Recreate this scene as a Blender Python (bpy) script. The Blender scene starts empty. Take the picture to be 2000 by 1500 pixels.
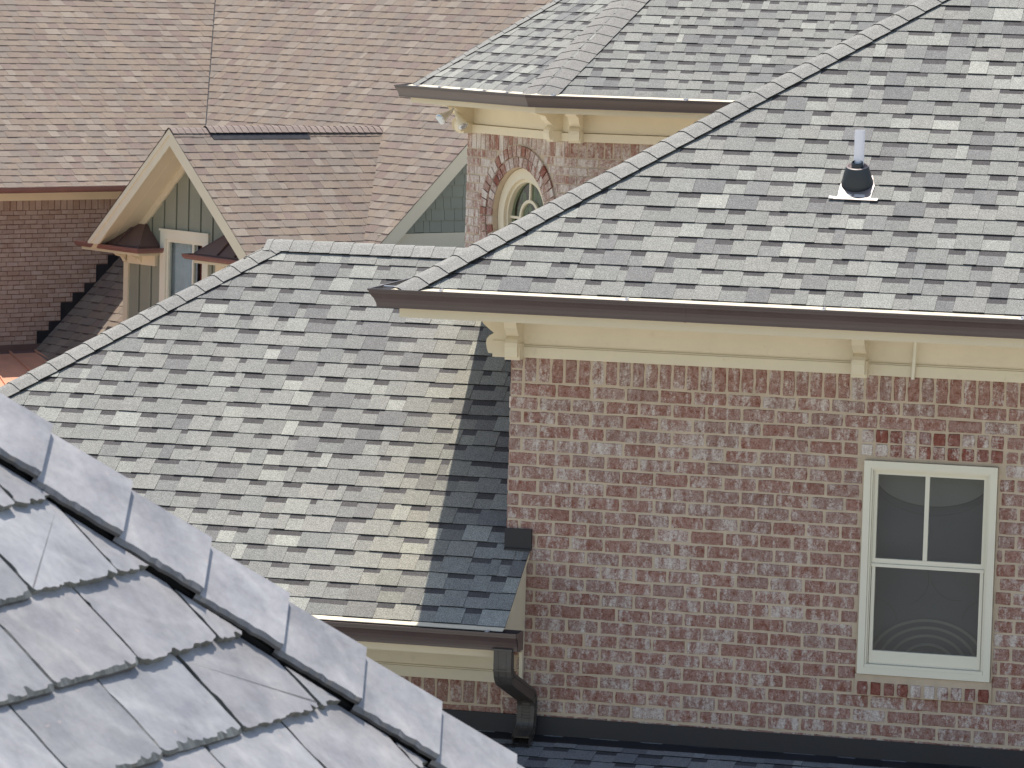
import bpy, math, random
import numpy as np
from mathutils import Vector, Matrix

# ------------------------------------------------------------------ camera
sc = bpy.context.scene
COL = sc.collection
cam_d = bpy.data.cameras.new("camera"); cam = bpy.data.objects.new("camera", cam_d); COL.objects.link(cam)
CAMLOC = Vector((5.752, -23.398, 2.267))
R_ = Vector((0.9701, 0.2412, 0.0279)).normalized(); F_ = Vector((-0.2373, 0.9662, -0.1005)).normalized()
U_ = R_.cross(F_).normalized(); R_ = F_.cross(U_).normalized()
M = Matrix((( R_.x, U_.x, -F_.x, CAMLOC.x), (R_.y, U_.y, -F_.y, CAMLOC.y), (R_.z, U_.z, -F_.z, CAMLOC.z), (0, 0, 0, 1)))
cam.matrix_world = M
cam_d.sensor_width = 36.0; cam_d.lens = 144.0
cam_d.clip_start = 0.1; cam_d.clip_end = 2000
cam_d.dof.use_dof = True; cam_d.dof.focus_distance = 25.0; cam_d.dof.aperture_fstop = 30
sc.camera = cam
# ------------------------------------------------------------------ light
SUN = Vector((-0.17, 0.24, 1.0)).normalized()
sd = bpy.data.lights.new("sun", 'SUN'); sd.energy = 4.35; sd.angle = math.radians(0.5); sd.color = (1.0, 0.94, 0.845)
so = bpy.data.objects.new("sun", sd); COL.objects.link(so)
so.rotation_euler = SUN.to_track_quat('Z', 'Y').to_euler(); so.location = (0, 0, 30)
w = bpy.data.worlds.new("World"); sc.world = w; w.use_nodes = True
nt = w.node_tree; bg = nt.nodes['Background']
sky = nt.nodes.new('ShaderNodeTexSky'); sky.sky_type = 'NISHITA'; sky.sun_disc = False
sky.sun_elevation = math.asin(SUN.z); sky.sun_rotation = math.atan2(SUN.x, SUN.y)
sky.air_density = 1.2; sky.dust_density = 1.5; sky.ozone_density = 1.0
nt.links.new(sky.outputs[0], bg.inputs[0]); bg.inputs[1].default_value = 0.128
sc.view_settings.view_transform = 'Standard'; sc.view_settings.look = 'None'
sc.view_settings.exposure = 0.45; sc.view_settings.gamma = 1.0
sc.render.resolution_x = 1024; sc.render.resolution_y = 768
try:
    sc.cycles.use_denoising = True; sc.cycles.max_bounces = 6; sc.cycles.diffuse_bounces = 4
except Exception: pass

# ------------------------------------------------------------------ materials
def N(nt, t, **kw):
    n = nt.nodes.new(t)
    for k, v in kw.items():
        if k.startswith('i_'): n.inputs[int(k[2:])].default_value = v
        else: setattr(n, k, v)
    return n
def newmat(name):
    m = bpy.data.materials.new(name); m.use_nodes = True
    return m, m.node_tree, m.node_tree.nodes['Principled BSDF']
def ramp(nt, src, pts):
    r = nt.nodes.new('ShaderNodeValToRGB'); e = r.color_ramp.elements
    while len(e) < len(pts): e.new(0.5)
    for el, (p, c) in zip(e, pts):
        el.position = p; el.color = c if len(c) == 4 else (*c, 1)
    nt.links.new(src, r.inputs[0]); return r
def mix(nt, fac, a, b, mode='MIX'):
    n = nt.nodes.new('ShaderNodeMix'); n.data_type = 'RGBA'; n.blend_type = mode
    for s, v in ((0, fac), (6, a), (7, b)):
        if hasattr(v, 'is_linked') or hasattr(v, 'links'): nt.links.new(v, n.inputs[s])
        else: n.inputs[s].default_value = v if s == 0 else (*v, 1) if len(v) == 3 else v
    return n.outputs[2]
def noise(nt, vec, scale, detail=3, rough=0.55, out=0):
    n = nt.nodes.new('ShaderNodeTexNoise'); n.inputs['Scale'].default_value = scale
    n.inputs['Detail'].default_value = detail; n.inputs['Roughness'].default_value = rough
    if vec is not None: nt.links.new(vec, n.inputs['Vector'])
    return n.outputs[out]
def bump(nt, h, strength, dist, bsdf):
    b = nt.nodes.new('ShaderNodeBump'); b.inputs['Strength'].default_value = strength; b.inputs['Distance'].default_value = dist
    nt.links.new(h, b.inputs['Height']); nt.links.new(b.outputs[0], bsdf.inputs['Normal'])
def coords(nt, kind='Object'):
    return nt.nodes.new('ShaderNodeTexCoord').outputs[kind]

def mat_shingle(name, gran=0.50, gscale=170):
    m, nt, b = newmat(name)
    at = N(nt, 'ShaderNodeAttribute', attribute_name='Col')
    co = coords(nt)
    g = noise(nt, co, gscale, 2, 0.7)
    r = ramp(nt, g, [(0.28, (1 - gran,) * 3), (0.5, (1, 1, 1)), (0.66, (1 + gran,) * 3), (0.80, (1 + 2.4 * gran,) * 3)])
    c = mix(nt, 1.0, at.outputs['Color'], r.outputs[0], 'MULTIPLY')
    big = noise(nt, co, 1.1, 4, 0.6)
    r2 = ramp(nt, big, [(0.3, (0.90, 0.90, 0.91)), (0.7, (1.07, 1.06, 1.04))])
    c = mix(nt, 1.0, c, r2.outputs[0], 'MULTIPLY')
    mid = noise(nt, co, 22, 3, 0.6)
    r3 = ramp(nt, mid, [(0.3, (0.93, 0.93, 0.93)), (0.7, (1.06, 1.06, 1.06))])
    c = mix(nt, 1.0, c, r3.outputs[0], 'MULTIPLY')
    nt.links.new(c, b.inputs['Base Color'])
    b.inputs['Roughness'].default_value = 0.85; b.inputs['Specular IOR Level'].default_value = 0.25
    bump(nt, g, 0.35, 0.003, b)
    return m

def mat_brick(name, white=(0.64, 0.58, 0.52), pitted=True, amt=1.0, con=1.0, sx=1.0):
    m, nt, b = newmat(name)
    at = N(nt, 'ShaderNodeAttribute', attribute_name='Col')
    uv = N(nt, 'ShaderNodeUVMap', uv_map='UV').outputs[0]
    mp = N(nt, 'ShaderNodeMapping'); nt.links.new(uv, mp.inputs[0]); mp.inputs['Scale'].default_value = (sx, 0.28, 1)
    big = noise(nt, mp.outputs[0], 22, 2, 0.5)          # broad upright bands of wash
    mp2 = N(nt, 'ShaderNodeMapping'); nt.links.new(uv, mp2.inputs[0]); mp2.inputs['Scale'].default_value = (1.0, 0.75, 1)
    fin = noise(nt, mp2.outputs[0], 62, 6, 0.78)        # ragged flecks of wash
    a1 = N(nt, 'ShaderNodeMath', operation='MULTIPLY_ADD'); nt.links.new(big, a1.inputs[0]); a1.inputs[1].default_value = 0.75; nt.links.new(fin, a1.inputs[2])
    ad = N(nt, 'ShaderNodeMath', operation='ADD'); nt.links.new(a1.outputs[0], ad.inputs[0]); nt.links.new(at.outputs['Alpha'], ad.inputs[1])
    sc_ = N(nt, 'ShaderNodeMath', operation='MULTIPLY'); nt.links.new(ad.outputs[0], sc_.inputs[0]); sc_.inputs[1].default_value = 0.7
    fac = ramp(nt, sc_.outputs[0], [(0.628, (0, 0, 0)), (0.675, (0.32 * amt,) * 3), (0.73, (0.62 * amt,) * 3), (0.82, (0.95 * amt,) * 3)])
    n2 = noise(nt, mp2.outputs[0], 36, 5, 0.70)
    tone = ramp(nt, n2, [(0.33, (0.62, 0.36, 0.30)), (0.43, (0.88, 0.74, 0.68)), (0.52, (1.0, 1.0, 1.0)), (0.64, (1.24, 1.30, 1.30))])
    c = mix(nt, con, at.outputs['Color'], tone.outputs[0], 'MULTIPLY')
    c = mix(nt, fac.outputs[0], c, white)
    if pitted:
        n3 = noise(nt, uv, 130, 3, 0.6)
        pit = ramp(nt, n3, [(0.32, (0.30, 0.26, 0.24)), (0.41, (1, 1, 1)), (0.60, (1, 1, 1)), (0.72, (1.8, 1.8, 1.75))])
        c = mix(nt, 1.0, c, pit.outputs[0], 'MULTIPLY')
    nt.links.new(c, b.inputs['Base Color'])
    b.inputs['Roughness'].default_value = 0.92; b.inputs['Specular IOR Level'].default_value = 0.12
    bump(nt, fin, 0.6, 0.006, b)
    return m

def mat_plain(name, col, rough=0.7, var=0.06, scale=6, spec=0.3, metal=0.0, dirt=None, bumps=0.0, bscale=60):
    m, nt, b = newmat(name)
    co = coords(nt)
    n = noise(nt, co, scale, 5, 0.6)
    r = ramp(nt, n, [(0.3, (1 - var,) * 3), (0.7, (1 + var,) * 3)])
    c = mix(nt, 1.0, col, r.outputs[0], 'MULTIPLY')
    if dirt:
        n2 = noise(nt, co, scale * 4.3, 4, 0.7)
        r2 = ramp(nt, n2, [(0.60, (0, 0, 0)), (0.78, (0.5, 0.5, 0.5))])
        c = mix(nt, r2.outputs[0], c, dirt)
    nt.links.new(c, b.inputs['Base Color'])
    rr = ramp(nt, n, [(0.3, (rough * 0.85,) * 3), (0.7, (min(1, rough * 1.15),) * 3)])
    nt.links.new(rr.outputs[0], b.inputs['Roughness'])
    b.inputs['Specular IOR Level'].default_value = spec; b.inputs['Metallic'].default_value = metal
    if bumps: bump(nt, noise(nt, co, bscale, 3, 0.6), bumps, 0.004, b)
    return m

def mat_slate():
    m, nt, b = newmat('slate')
    at = N(nt, 'ShaderNodeAttribute', attribute_name='Col')
    uv = N(nt, 'ShaderNodeUVMap', uv_map='UV').outputs[0]
    wv = N(nt, 'ShaderNodeTexWave', wave_type='RINGS', rings_direction='SPHERICAL')
    nt.links.new(uv, wv.inputs['Vector'])
    wv.inputs['Scale'].default_value = 2.2; wv.inputs['Distortion'].default_value = 6; wv.inputs['Detail'].default_value = 4
    wv.inputs['Detail Scale'].default_value = 1.6
    n1 = noise(nt, uv, 7, 5, 0.6)
    r1 = ramp(nt, n1, [(0.3, (0.66, 0.66, 0.67)), (0.5, (0.93, 0.93, 0.93)), (0.72, (1.16, 1.15, 1.13))])
    c = mix(nt, 1.0, at.outputs['Color'], r1.outputs[0], 'MULTIPLY')
    r2 = ramp(nt, wv.outputs['Color'], [(0.0, (0.93, 0.93, 0.94)), (0.85, (1.0, 1, 1)), (1.0, (1.14, 1.14, 1.13))])
    c = mix(nt, 0.8, c, r2.outputs[0], 'MULTIPLY')
    mp = N(nt, 'ShaderNodeMapping'); nt.links.new(uv, mp.inputs[0]); mp.inputs['Scale'].default_value = (1.0, 0.7, 1); mp.inputs['Rotation'].default_value = (0, 0, 0.5)
    g = noise(nt, mp.outputs[0], 55, 6, 0.68)
    r4 = ramp(nt, g, [(0.3, (0.88, 0.88, 0.88)), (0.5, (1, 1, 1)), (0.7, (1.10, 1.10, 1.10))])
    c = mix(nt, 1.0, c, r4.outputs[0], 'MULTIPLY')
    sp = noise(nt, uv, 46, 2, 0.5); r5 = ramp(nt, sp, [(0.70, (0, 0, 0)), (0.76, (0.5, 0.5, 0.5))]); c = mix(nt, r5.outputs[0], c, (0.42, 0.33, 0.30))
    nt.links.new(c, b.inputs['Base Color'])
    n3 = noise(nt, uv, 16, 5, 0.65)
    rr = ramp(nt, n3, [(0.3, (0.36,) * 3), (0.7, (0.56,) * 3)]); nt.links.new(rr.outputs[0], b.inputs['Roughness'])
    b.inputs['Specular IOR Level'].default_value = 0.5
    ad = N(nt, 'ShaderNodeMath', operation='MULTIPLY_ADD'); nt.links.new(n3, ad.inputs[0]); ad.inputs[1].default_value = 2.0
    nt.links.new(wv.outputs['Fac'] if 'Fac' in wv.outputs else wv.outputs[1], ad.inputs[2])
    bump(nt, ad.outputs[0], 0.42, 0.0022, b)
    return m

def mat_glass(name, tint=(0.75, 0.8, 0.82), gloss=0.05):
    m = bpy.data.materials.new(name); m.use_nodes = True; nt = m.node_tree; nt.nodes.clear()
    o = nt.nodes.new('ShaderNodeOutputMaterial'); t = nt.nodes.new('ShaderNodeBsdfTransparent'); g = nt.nodes.new('ShaderNodeBsdfGlossy')
    t.inputs[0].default_value = (*tint, 1); g.inputs['Roughness'].default_value = 0.02
    f = nt.nodes.new('ShaderNodeLayerWeight'); f.inputs[0].default_value = 0.5
    pw = N(nt, 'ShaderNodeMath', operation='POWER'); nt.links.new(f.outputs['Facing'], pw.inputs[0]); pw.inputs[1].default_value = 4.0
    a = N(nt, 'ShaderNodeMath', operation='ADD'); nt.links.new(pw.outputs[0], a.inputs[0]); a.inputs[1].default_value = gloss
    co = coords(nt); n = noise(nt, co, 2.2, 2, 0.5)
    bp = nt.nodes.new('ShaderNodeBump'); bp.inputs['Strength'].default_value = 0.05; bp.inputs['Distance'].default_value = 0.02
    nt.links.new(n, bp.inputs['Height']); nt.links.new(bp.outputs[0], g.inputs['Normal'])
    mx = nt.nodes.new('ShaderNodeMixShader'); nt.links.new(a.outputs[0], mx.inputs[0])
    nt.links.new(t.outputs[0], mx.inputs[1]); nt.links.new(g.outputs[0], mx.inputs[2]); nt.links.new(mx.outputs[0], o.inputs[0])
    return m

MT = {}
MT['shingle'] = mat_shingle('grey_asphalt_shingle')
MT['shingle_far'] = mat_shingle('brown_asphalt_shingle', 0.16, 90)
MT['felt'] = mat_plain('roofing_felt', (0.035, 0.035, 0.038), 0.95, 0.1)
MT['brick'] = mat_brick('whitewashed_brick')
MT['brick_far'] = mat_brick('brown_brick', (0.50, 0.42, 0.37), False, 0.5, 0.15, 0.4)
MT['mortar'] = mat_plain('tan_mortar', (0.54, 0.435, 0.32), 0.95, 0.10, 9, 0.1, bumps=0.5, bscale=150)
MT['mortar_far'] = mat_plain('dark_mortar', (0.155, 0.085, 0.065), 0.95, 0.10, 9, 0.1)
MT['cream'] = mat_plain('cream_paint', (0.71, 0.625, 0.465), 0.55, 0.035, 2.5, 0.35)
MT['cream_dirty'] = mat_plain('cream_paint_dusty', (0.71, 0.63, 0.475), 0.6, 0.05, 3, 0.3, dirt=(0.52, 0.44, 0.30))
MT['window_paint'] = mat_plain('pale_window_paint', (0.76, 0.71, 0.57), 0.45, 0.03, 2.5, 0.4)
MT['gutter'] = mat_plain('bronze_gutter_metal', (0.085, 0.058, 0.052), 0.34, 0.10, 3, 0.55)
MT['copper_gutter'] = mat_plain('reddish_gutter_metal', (0.21, 0.10, 0.085), 0.38, 0.12, 3, 0.5)
MT['spout'] = mat_plain('downspout_metal', (0.060, 0.052, 0.046), 0.40, 0.15, 5, 0.5, dirt=(0.11, 0.10, 0.085))
MT['black_metal'] = mat_plain('black_flashing_metal', (0.020, 0.020, 0.024), 0.5, 0.25, 4, 0.4)
MT['brown_metal'] = mat_plain('brown_standing_seam_metal', (0.14, 0.088, 0.078), 0.45, 0.10, 3, 0.4)
MT['copper'] = mat_plain('copper_sheet', (0.62, 0.31, 0.20), 0.6, 0.12, 3, 0.3)
MT['galv'] = mat_plain('bright_metal', (0.62, 0.62, 0.64), 0.35, 0.08, 8, 0.5, metal=0.5)
MT['sage'] = mat_plain('sage_green_siding', (0.275, 0.280, 0.222), 0.7, 0.05, 3, 0.2)
MT['sage_dark'] = mat_plain('sage_siding_groove', (0.09, 0.095, 0.07), 0.8, 0.05)
MT['pvc'] = mat_plain('white_pvc', (0.93, 0.89, 0.90), 0.4, 0.02, 5, 0.4)
MT['rubber'] = mat_plain('black_rubber', (0.030, 0.036, 0.042), 0.42, 0.15, 12, 0.5)
MT['rubber_rim'] = mat_plain('faded_rubber', (0.16, 0.12, 0.115), 0.5, 0.15, 12, 0.5)
MT['lead'] = mat_plain('pale_flashing_sheet', (0.20, 0.175, 0.172), 0.45, 0.08, 20, 0.4, metal=0.2)
MT['white_label'] = mat_plain('white_sticker', (0.48, 0.46, 0.44), 0.5, 0.1, 60, 0.3, dirt=(0.4, 0.38, 0.36))
MT['slate'] = mat_slate()
MT['slate_gap'] = mat_plain('dark_slate_underlay', (0.012, 0.012, 0.014), 0.9, 0.1)  # underlay, also the painted-in shadow of the hip gap
MT['glass'] = mat_glass('window_glass')
MT['glass_round'] = mat_glass('round_window_glass', (0.65, 0.75, 0.68), 0.05)
MT['room'] = mat_plain('dark_room', (0.055, 0.060, 0.066), 0.9, 0.1, 2)
MT['shade'] = mat_plain('blue_grey_shade', (0.058, 0.064, 0.078), 0.85, 0.10, 1.6)
MT['shade_pale'] = mat_plain('pale_shade_trim', (0.145, 0.145, 0.128), 0.85, 0.08, 3)  # colour of the reflections modelled behind the panes
MT['shade_line'] = mat_plain('shade_seam', (0.040, 0.044, 0.05), 0.85, 0.08, 3)
MT['curtain'] = mat_plain('white_curtain', (0.62, 0.66, 0.66), 0.8, 0.1, 4)
MT['redcloth'] = mat_plain('red_drape', (0.30, 0.05, 0.04), 0.8, 0.15, 4)
MT['plant'] = mat_plain('indoor_green', (0.09, 0.17, 0.06), 0.8, 0.5, 14)
MT['ground'] = mat_plain('pale_ground', (0.46, 0.44, 0.38), 0.95, 0.12, 0.4)
MT['lamp_glass'] = mat_plain('lamp_face', (0.55, 0.58, 0.62), 0.12, 0.05, 8, 0.8, metal=0.7)

# ------------------------------------------------------------------ mesh builder and object helpers
ROOT = {}
class MB:
    def __init__(s): s.v = []; s.f = []; s.m = []; s.c = []; s.uv = []
    def face(s, pts, mi=0, col=(1, 1, 1, 0), uv=None):
        i = len(s.v); s.v.extend([tuple(p) for p in pts]); s.f.append(tuple(range(i, i + len(pts))))
        s.m.append(mi); s.c.append(col if len(col) == 4 else (*col, 0)); s.uv.append(uv)
    def box(s, O, X, Y, Z, lx, ly, lz, mi=0, col=(1, 1, 1, 0)):
        O = Vector(O); X = Vector(X); Y = Vector(Y); Z = Vector(Z)
        P = lambda a, b, c: O + X * lx[a] + Y * ly[b] + Z * lz[c]
        for q in (((0,0,0),(0,1,0),(1,1,0),(1,0,0)), ((0,0,1),(1,0,1),(1,1,1),(0,1,1)), ((0,0,0),(1,0,0),(1,0,1),(0,0,1)),
                  ((1,0,0),(1,1,0),(1,1,1),(1,0,1)), ((1,1,0),(0,1,0),(0,1,1),(1,1,1)), ((0,1,0),(0,0,0),(0,0,1),(0,1,1))):
            s.face([P(*k) for k in q], mi, col)
    def abox(s, x, y, z, mi=0, col=(1, 1, 1, 0)): s.box((0, 0, 0), (1, 0, 0), (0, 1, 0), (0, 0, 1), x, y, z, mi, col)
    def prism(s, poly, ext, mi=0, col=(1, 1, 1, 0)):
        """closed 3-D polygon extruded by the vector ext"""
        P = [Vector(p) for p in poly]; E = Vector(ext); n = len(P)
        s.face(P, mi, col); s.face([p + E for p in reversed(P)], mi, col)
        for i in range(n):
            j = (i + 1) % n; s.face([P[j], P[i], P[i] + E, P[j] + E], mi, col)
    def tube(s, path, r, n=10, mi=0, caps=True, r2=None):
        P = [Vector(p) for p in path]; rings = []
        for i, p in enumerate(P):
            t = (P[min(i + 1, len(P) - 1)] - P[max(i - 1, 0)]).normalized()
            a = t.cross(Vector((0, 0, 1)))
            if a.length < 1e-3: a = t.cross(Vector((1, 0, 0)))
            a.normalize(); b = t.cross(a)
            rr = r[i] if isinstance(r, (list, tuple)) else r
            rings.append([p + (a * math.cos(2 * math.pi * k / n) + b * math.sin(2 * math.pi * k / n)) * rr for k in range(n)])
        for i in range(len(P) - 1):
            for k in range(n):
                l = (k + 1) % n; s.face([rings[i][k], rings[i + 1][k], rings[i + 1][l], rings[i][l]], mi)
        if caps: s.face(rings[0], mi); s.face(list(reversed(rings[-1])), mi)
    def build(s, name, mats, parent=None, smooth=False, **props):
        off = ROOT.get(parent, Vector((0, 0, 0))) if parent is not None else Vector((0, 0, 0))
        me = bpy.data.meshes.new(name)
        V = np.array(s.v, dtype=float) - np.array(off[:])
        me.from_pydata([tuple(v) for v in V], [], s.f)
        for m in (mats if isinstance(mats, (list, tuple)) else [mats]): me.materials.append(MT[m])
        me.polygons.foreach_set('material_index', s.m)
        ca = me.color_attributes.new('Col', 'FLOAT_COLOR', 'CORNER'); uvl = me.uv_layers.new(name='UV')
        cc = []; uu = []
        for f, c, u in zip(s.f, s.c, s.uv):
            cc.extend(list(c) * len(f))
            if u is None: uu.extend([0.0, 0.0] * len(f))
            else:
                for q in u: uu.extend(q)
        ca.data.foreach_set('color', cc); uvl.data.foreach_set('uv', uu)
        if smooth: me.polygons.foreach_set('use_smooth', [True] * len(s.f))
        me.update(); me.validate()
        if smooth:
            import bmesh
            bm = bmesh.new(); bm.from_mesh(me); bmesh.ops.remove_doubles(bm, verts=bm.verts, dist=1e-5); bm.to_mesh(me); bm.free()
            me.polygons.foreach_set('use_smooth', [True] * len(me.polygons))
            if hasattr(me, 'set_sharp_from_angle'): me.set_sharp_from_angle(angle=math.radians(40))
        o = bpy.data.objects.new(name, me); COL.objects.link(o)
        if parent is not None: o.parent = parent; ROOT[o] = off
        for k, v in props.items(): o[k] = v
        return o
def thing(name, label, cat, loc, group=None):
    o = bpy.data.objects.new(name, None); COL.objects.link(o); o.location = loc; o.empty_display_size = 0.3
    o['label'] = label; o['category'] = cat
    if group: o['group'] = group
    ROOT[o] = Vector(loc); return o
def V3(*a): return Vector(a)

# clip convex polygon by a convex polygon (2-D)
def clip(poly, clipper):
    out = poly; n = len(clipper)
    area = sum(clipper[i][0] * clipper[(i + 1) % n][1] - clipper[(i + 1) % n][0] * clipper[i][1] for i in range(n))
    sg = 1 if area > 0 else -1
    for i in range(n):
        ax, ay = clipper[i]; bx, by = clipper[(i + 1) % n]
        inp = out; out = []
        if not inp: break
        d = lambda p: sg * ((bx - ax) * (p[1] - ay) - (by - ay) * (p[0] - ax))
        for j in range(len(inp)):
            p, q = inp[j], inp[(j + 1) % len(inp)]; dp, dq = d(p), d(q)
            if dp >= 0: out.append(p)
            if (dp >= 0) != (dq >= 0):
                t = dp / (dp - dq); out.append((p[0] + (q[0] - p[0]) * t, p[1] + (q[1] - p[1]) * t))
    return out
def area2(p): return abs(sum(p[i][0] * p[(i + 1) % len(p)][1] - p[(i + 1) % len(p)][0] * p[i][1] for i in range(len(p)))) / 2

GREY = [((0.238, 0.236, 0.216), 10), ((0.216, 0.215, 0.199), 8), ((0.174, 0.171, 0.165), 4.0), ((0.282, 0.282, 0.254), 3.2), ((0.318, 0.318, 0.284), 1.1), ((0.248, 0.243, 0.221), 6), ((0.203, 0.204, 0.192), 5)]
BROWN = [((0.226, 0.176, 0.140), 6), ((0.237, 0.189, 0.149), 6), ((0.215, 0.179, 0.150), 6), ((0.208, 0.158, 0.136), 3), ((0.266, 0.222, 0.182), 1.3), ((0.249, 0.205, 0.168), 2.5)]
def pick(rng, pal):
    t = sum(w for _, w in pal); x = rng.random() * t
    for c, w in pal:
        x -= w
        if x <= 0: break
    k = rng.uniform(0.955, 1.045); return tuple(v * k for v in c)

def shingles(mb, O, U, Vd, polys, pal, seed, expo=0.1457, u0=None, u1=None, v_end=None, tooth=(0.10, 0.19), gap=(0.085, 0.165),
             band=0.32, bandcol=(0.075, 0.070, 0.070), th=0.0085, tl=0.0050, droop=0.0, mi=0, warm_tint=None):
    """laminated shingle courses in the plane O + u*U + v*Vd, clipped to convex polygons (u, v)"""
    O = Vector(O); U = Vector(U).normalized(); Vd = Vector(Vd).normalized(); Nn = U.cross(Vd).normalized()
    if Nn.z < 0: Nn = -Nn
    us = [p[0] for P in polys for p in P]; vs = [p[1] for P in polys for p in P]
    u0 = min(us) if u0 is None else u0; u1 = max(us) if u1 is None else u1
    vm = min(vs); vM = max(vs); row = 0; v = 0.0
    while v + expo < vm: v += expo; row += 1
    while v < vM:
        rng = random.Random(seed * 7919 + row * 131)
        u = u0 - rng.uniform(0, 0.4); is_t = rng.random() < 0.5; seam = u + rng.uniform(0.4, 1.0); wob = rng.uniform(0, 6.28)
        while u < u1:
            wd = rng.uniform(*(tooth if is_t else gap))
            if rng.random() < 0.10: wd *= 0.45
            cuts = [(u, u + wd)]
            a0, a1 = u, u + wd
            h = th if is_t else tl
            h *= rng.uniform(0.85, 1.2)
            col = pick(rng, pal)
            if warm_tint is not None: k_ = warm_tint(u + wd / 2, v); col = tuple(x * (1 + (y - 1) * k_) for x, y in zip(col, (1.05, 1.02, 0.93)))
            jv = rng.uniform(-0.0022, 0.0022) + 0.002 * math.sin(u * 1.3 + wob)
            if not is_t: jv += 0.001
            vb = v + jv
            ve = v + expo + 0.006
            slabs = []
            if is_t: slabs.append((vb, ve, col))
            else:
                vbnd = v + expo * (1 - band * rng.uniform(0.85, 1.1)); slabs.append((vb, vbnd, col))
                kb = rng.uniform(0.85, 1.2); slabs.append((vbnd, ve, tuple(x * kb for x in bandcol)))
            sgap = 0.0012 if is_t else 0.0
            for (s0, s1, cc) in slabs:
                rect = [(a0 + sgap, s0), (a1 - sgap * 0.5, s0), (a1 - sgap * 0.5, s1), (a0 + sgap, s1)]
                for P in polys:
                    q = clip(rect, P)
                    if len(q) < 3 or area2(q) < 1e-5: continue
                    def pt(uv, low=False):
                        hh = h * max(0.0, 1 - (uv[1] - vb) / expo * 0.93) + 0.0006
                        if low: hh = -0.002
                        if droop and uv[1] < 0.13: hh -= droop * (1 - uv[1] / 0.13) ** 2
                        return O + U * uv[0] + Vd * uv[1] + Nn * hh
                    if droop and row == 0 and is_t is not None and s1 - s0 > 0.03:
                        k = 4; sub = []
                        for i in range(k):
                            y0 = s0 + (s1 - s0) * i / k; y1 = s0 + (s1 - s0) * (i + 1) / k
                            qq = clip([(a0 + sgap, y0), (a1 - sgap * 0.5, y0), (a1 - sgap * 0.5, y1), (a0 + sgap, y1)], P)
                            if len(qq) >= 3: mb.face([pt(x) for x in qq], mi, cc)
                    else: mb.face([pt(x) for x in q], mi, cc)
                    for i in range(len(q)):
                        x, y = q[i], q[(i + 1) % len(q)]
                        if abs(x[1] - y[1]) < 1e-6 and abs(x[1] - s1) < 1e-6: continue
                        if abs(x[1] - y[1]) < 1e-6 and s0 != vb and abs(x[1] - s0) < 1e-6: continue
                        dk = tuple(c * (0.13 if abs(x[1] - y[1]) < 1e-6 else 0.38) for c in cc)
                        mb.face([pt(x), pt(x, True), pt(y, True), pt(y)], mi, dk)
            u += wd
            if rng.random() < 0.95: is_t = not is_t
        row += 1; v += expo

def caps(mb, P0, P1, L, Rr, seed, col=(0.250, 0.243, 0.224), expo=0.143, wid=0.125, th=0.0035, lift=0.0055, mi=0, ln=0.19, b0=0.0085, var=0.05):
    """hip or ridge cap shingles from P0 (low) to P1; L and Rr are unit directions down each slope, square to the ridge line"""
    P0 = Vector(P0); P1 = Vector(P1); D = (P1 - P0); n = int(D.length / expo) + 1; D.normalize()
    L = Vector(L); L = (L - D * L.dot(D)).normalized(); Rr = Vector(Rr); Rr = (Rr - D * Rr.dot(D)).normalized()
    Nl = D.cross(L); Nl = Nl if Nl.z > 0 else -Nl; Nr = D.cross(Rr); Nr = Nr if Nr.z > 0 else -Nr
    up = (Nl + Nr).normalized(); rng = random.Random(seed)
    for k in range(n):
        s0 = k * expo; s1 = min(s0 + ln, (P1 - P0).length + 0.02)
        kk = rng.uniform(1 - var, 1 + var); c = tuple(v * kk for v in col)
        jl = rng.uniform(-0.004, 0.004); js = rng.uniform(-0.004, 0.004)
        prof = []
        for t in (-1.0, -0.62, -0.30, -0.12, 0.0, 0.12, 0.30, 0.62, 1.0):
            side, nn = (L, Nl) if t < 0 else (Rr, Nr)
            d = abs(t) * wid
            base = side * d + nn * b0
            sag = max(0.0, 1 - abs(t) / 0.34)
            base = base - up * (0.012 * sag * sag)
            prof.append((base, (nn * (1 - sag) + up * sag).normalized()))
        a = [P0 + D * (s0 + js) + b + nv * (lift + th) + side_shift for (b, nv), side_shift in zip(prof, [D * jl * 0] * 9)]
        a2 = [P0 + D * (s0 + js) + b + nv * lift * 0.45 for b, nv in prof]
        z = [P0 + D * s1 + b + nv * 0.001 for b, nv in prof]
        for i in range(8):
            mb.face([a[i], a[i + 1], z[i + 1], z[i]], mi, c)
            mb.face([a2[i], a2[i + 1], a[i + 1], a[i]], mi, tuple(v * 0.28 for v in c))
        mb.face([a[0], z[0], z[0] - prof[0][1] * 0.008, a2[0] - prof[0][1] * 0.008], mi, tuple(v * 0.15 for v in c))
        mb.face([a[8], z[8], z[8] - prof[8][1] * 0.008, a2[8] - prof[8][1] * 0.008], mi, tuple(v * 0.15 for v in c))

def sweep(mb, prof, path, mi=0, closed_prof=True, out=-1):
    """profile (o, z) swept along a horizontal polyline; o points to the outward side"""
    P = [Vector(p) for p in path]; n = len(P); rings = []
    for i, p in enumerate(P):
        ns = []
        for a, b in ((i - 1, i), (i, i + 1)):
            if a < 0 or b >= n: continue
            d = (P[b] - P[a]); d.z = 0; d.normalize(); ns.append(Vector((d.y, -d.x, 0)) * (1 if out > 0 else 1))
        nn = sum(ns, Vector((0, 0, 0))); nn.normalize(); k = 1 / max(0.3, nn.dot(ns[0]))
        rings.append([p + nn * (o * k) + Vector((0, 0, z)) for o, z in prof])
    m = len(prof)
    for i in range(n - 1):
        for j in range(m if closed_prof else m - 1):
            l = (j + 1) % m; mb.face([rings[i][j], rings[i][l], rings[i + 1][l], rings[i + 1][j]], mi)
    if closed_prof: mb.face(rings[0], mi); mb.face(list(reversed(rings[-1])), mi)
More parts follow.
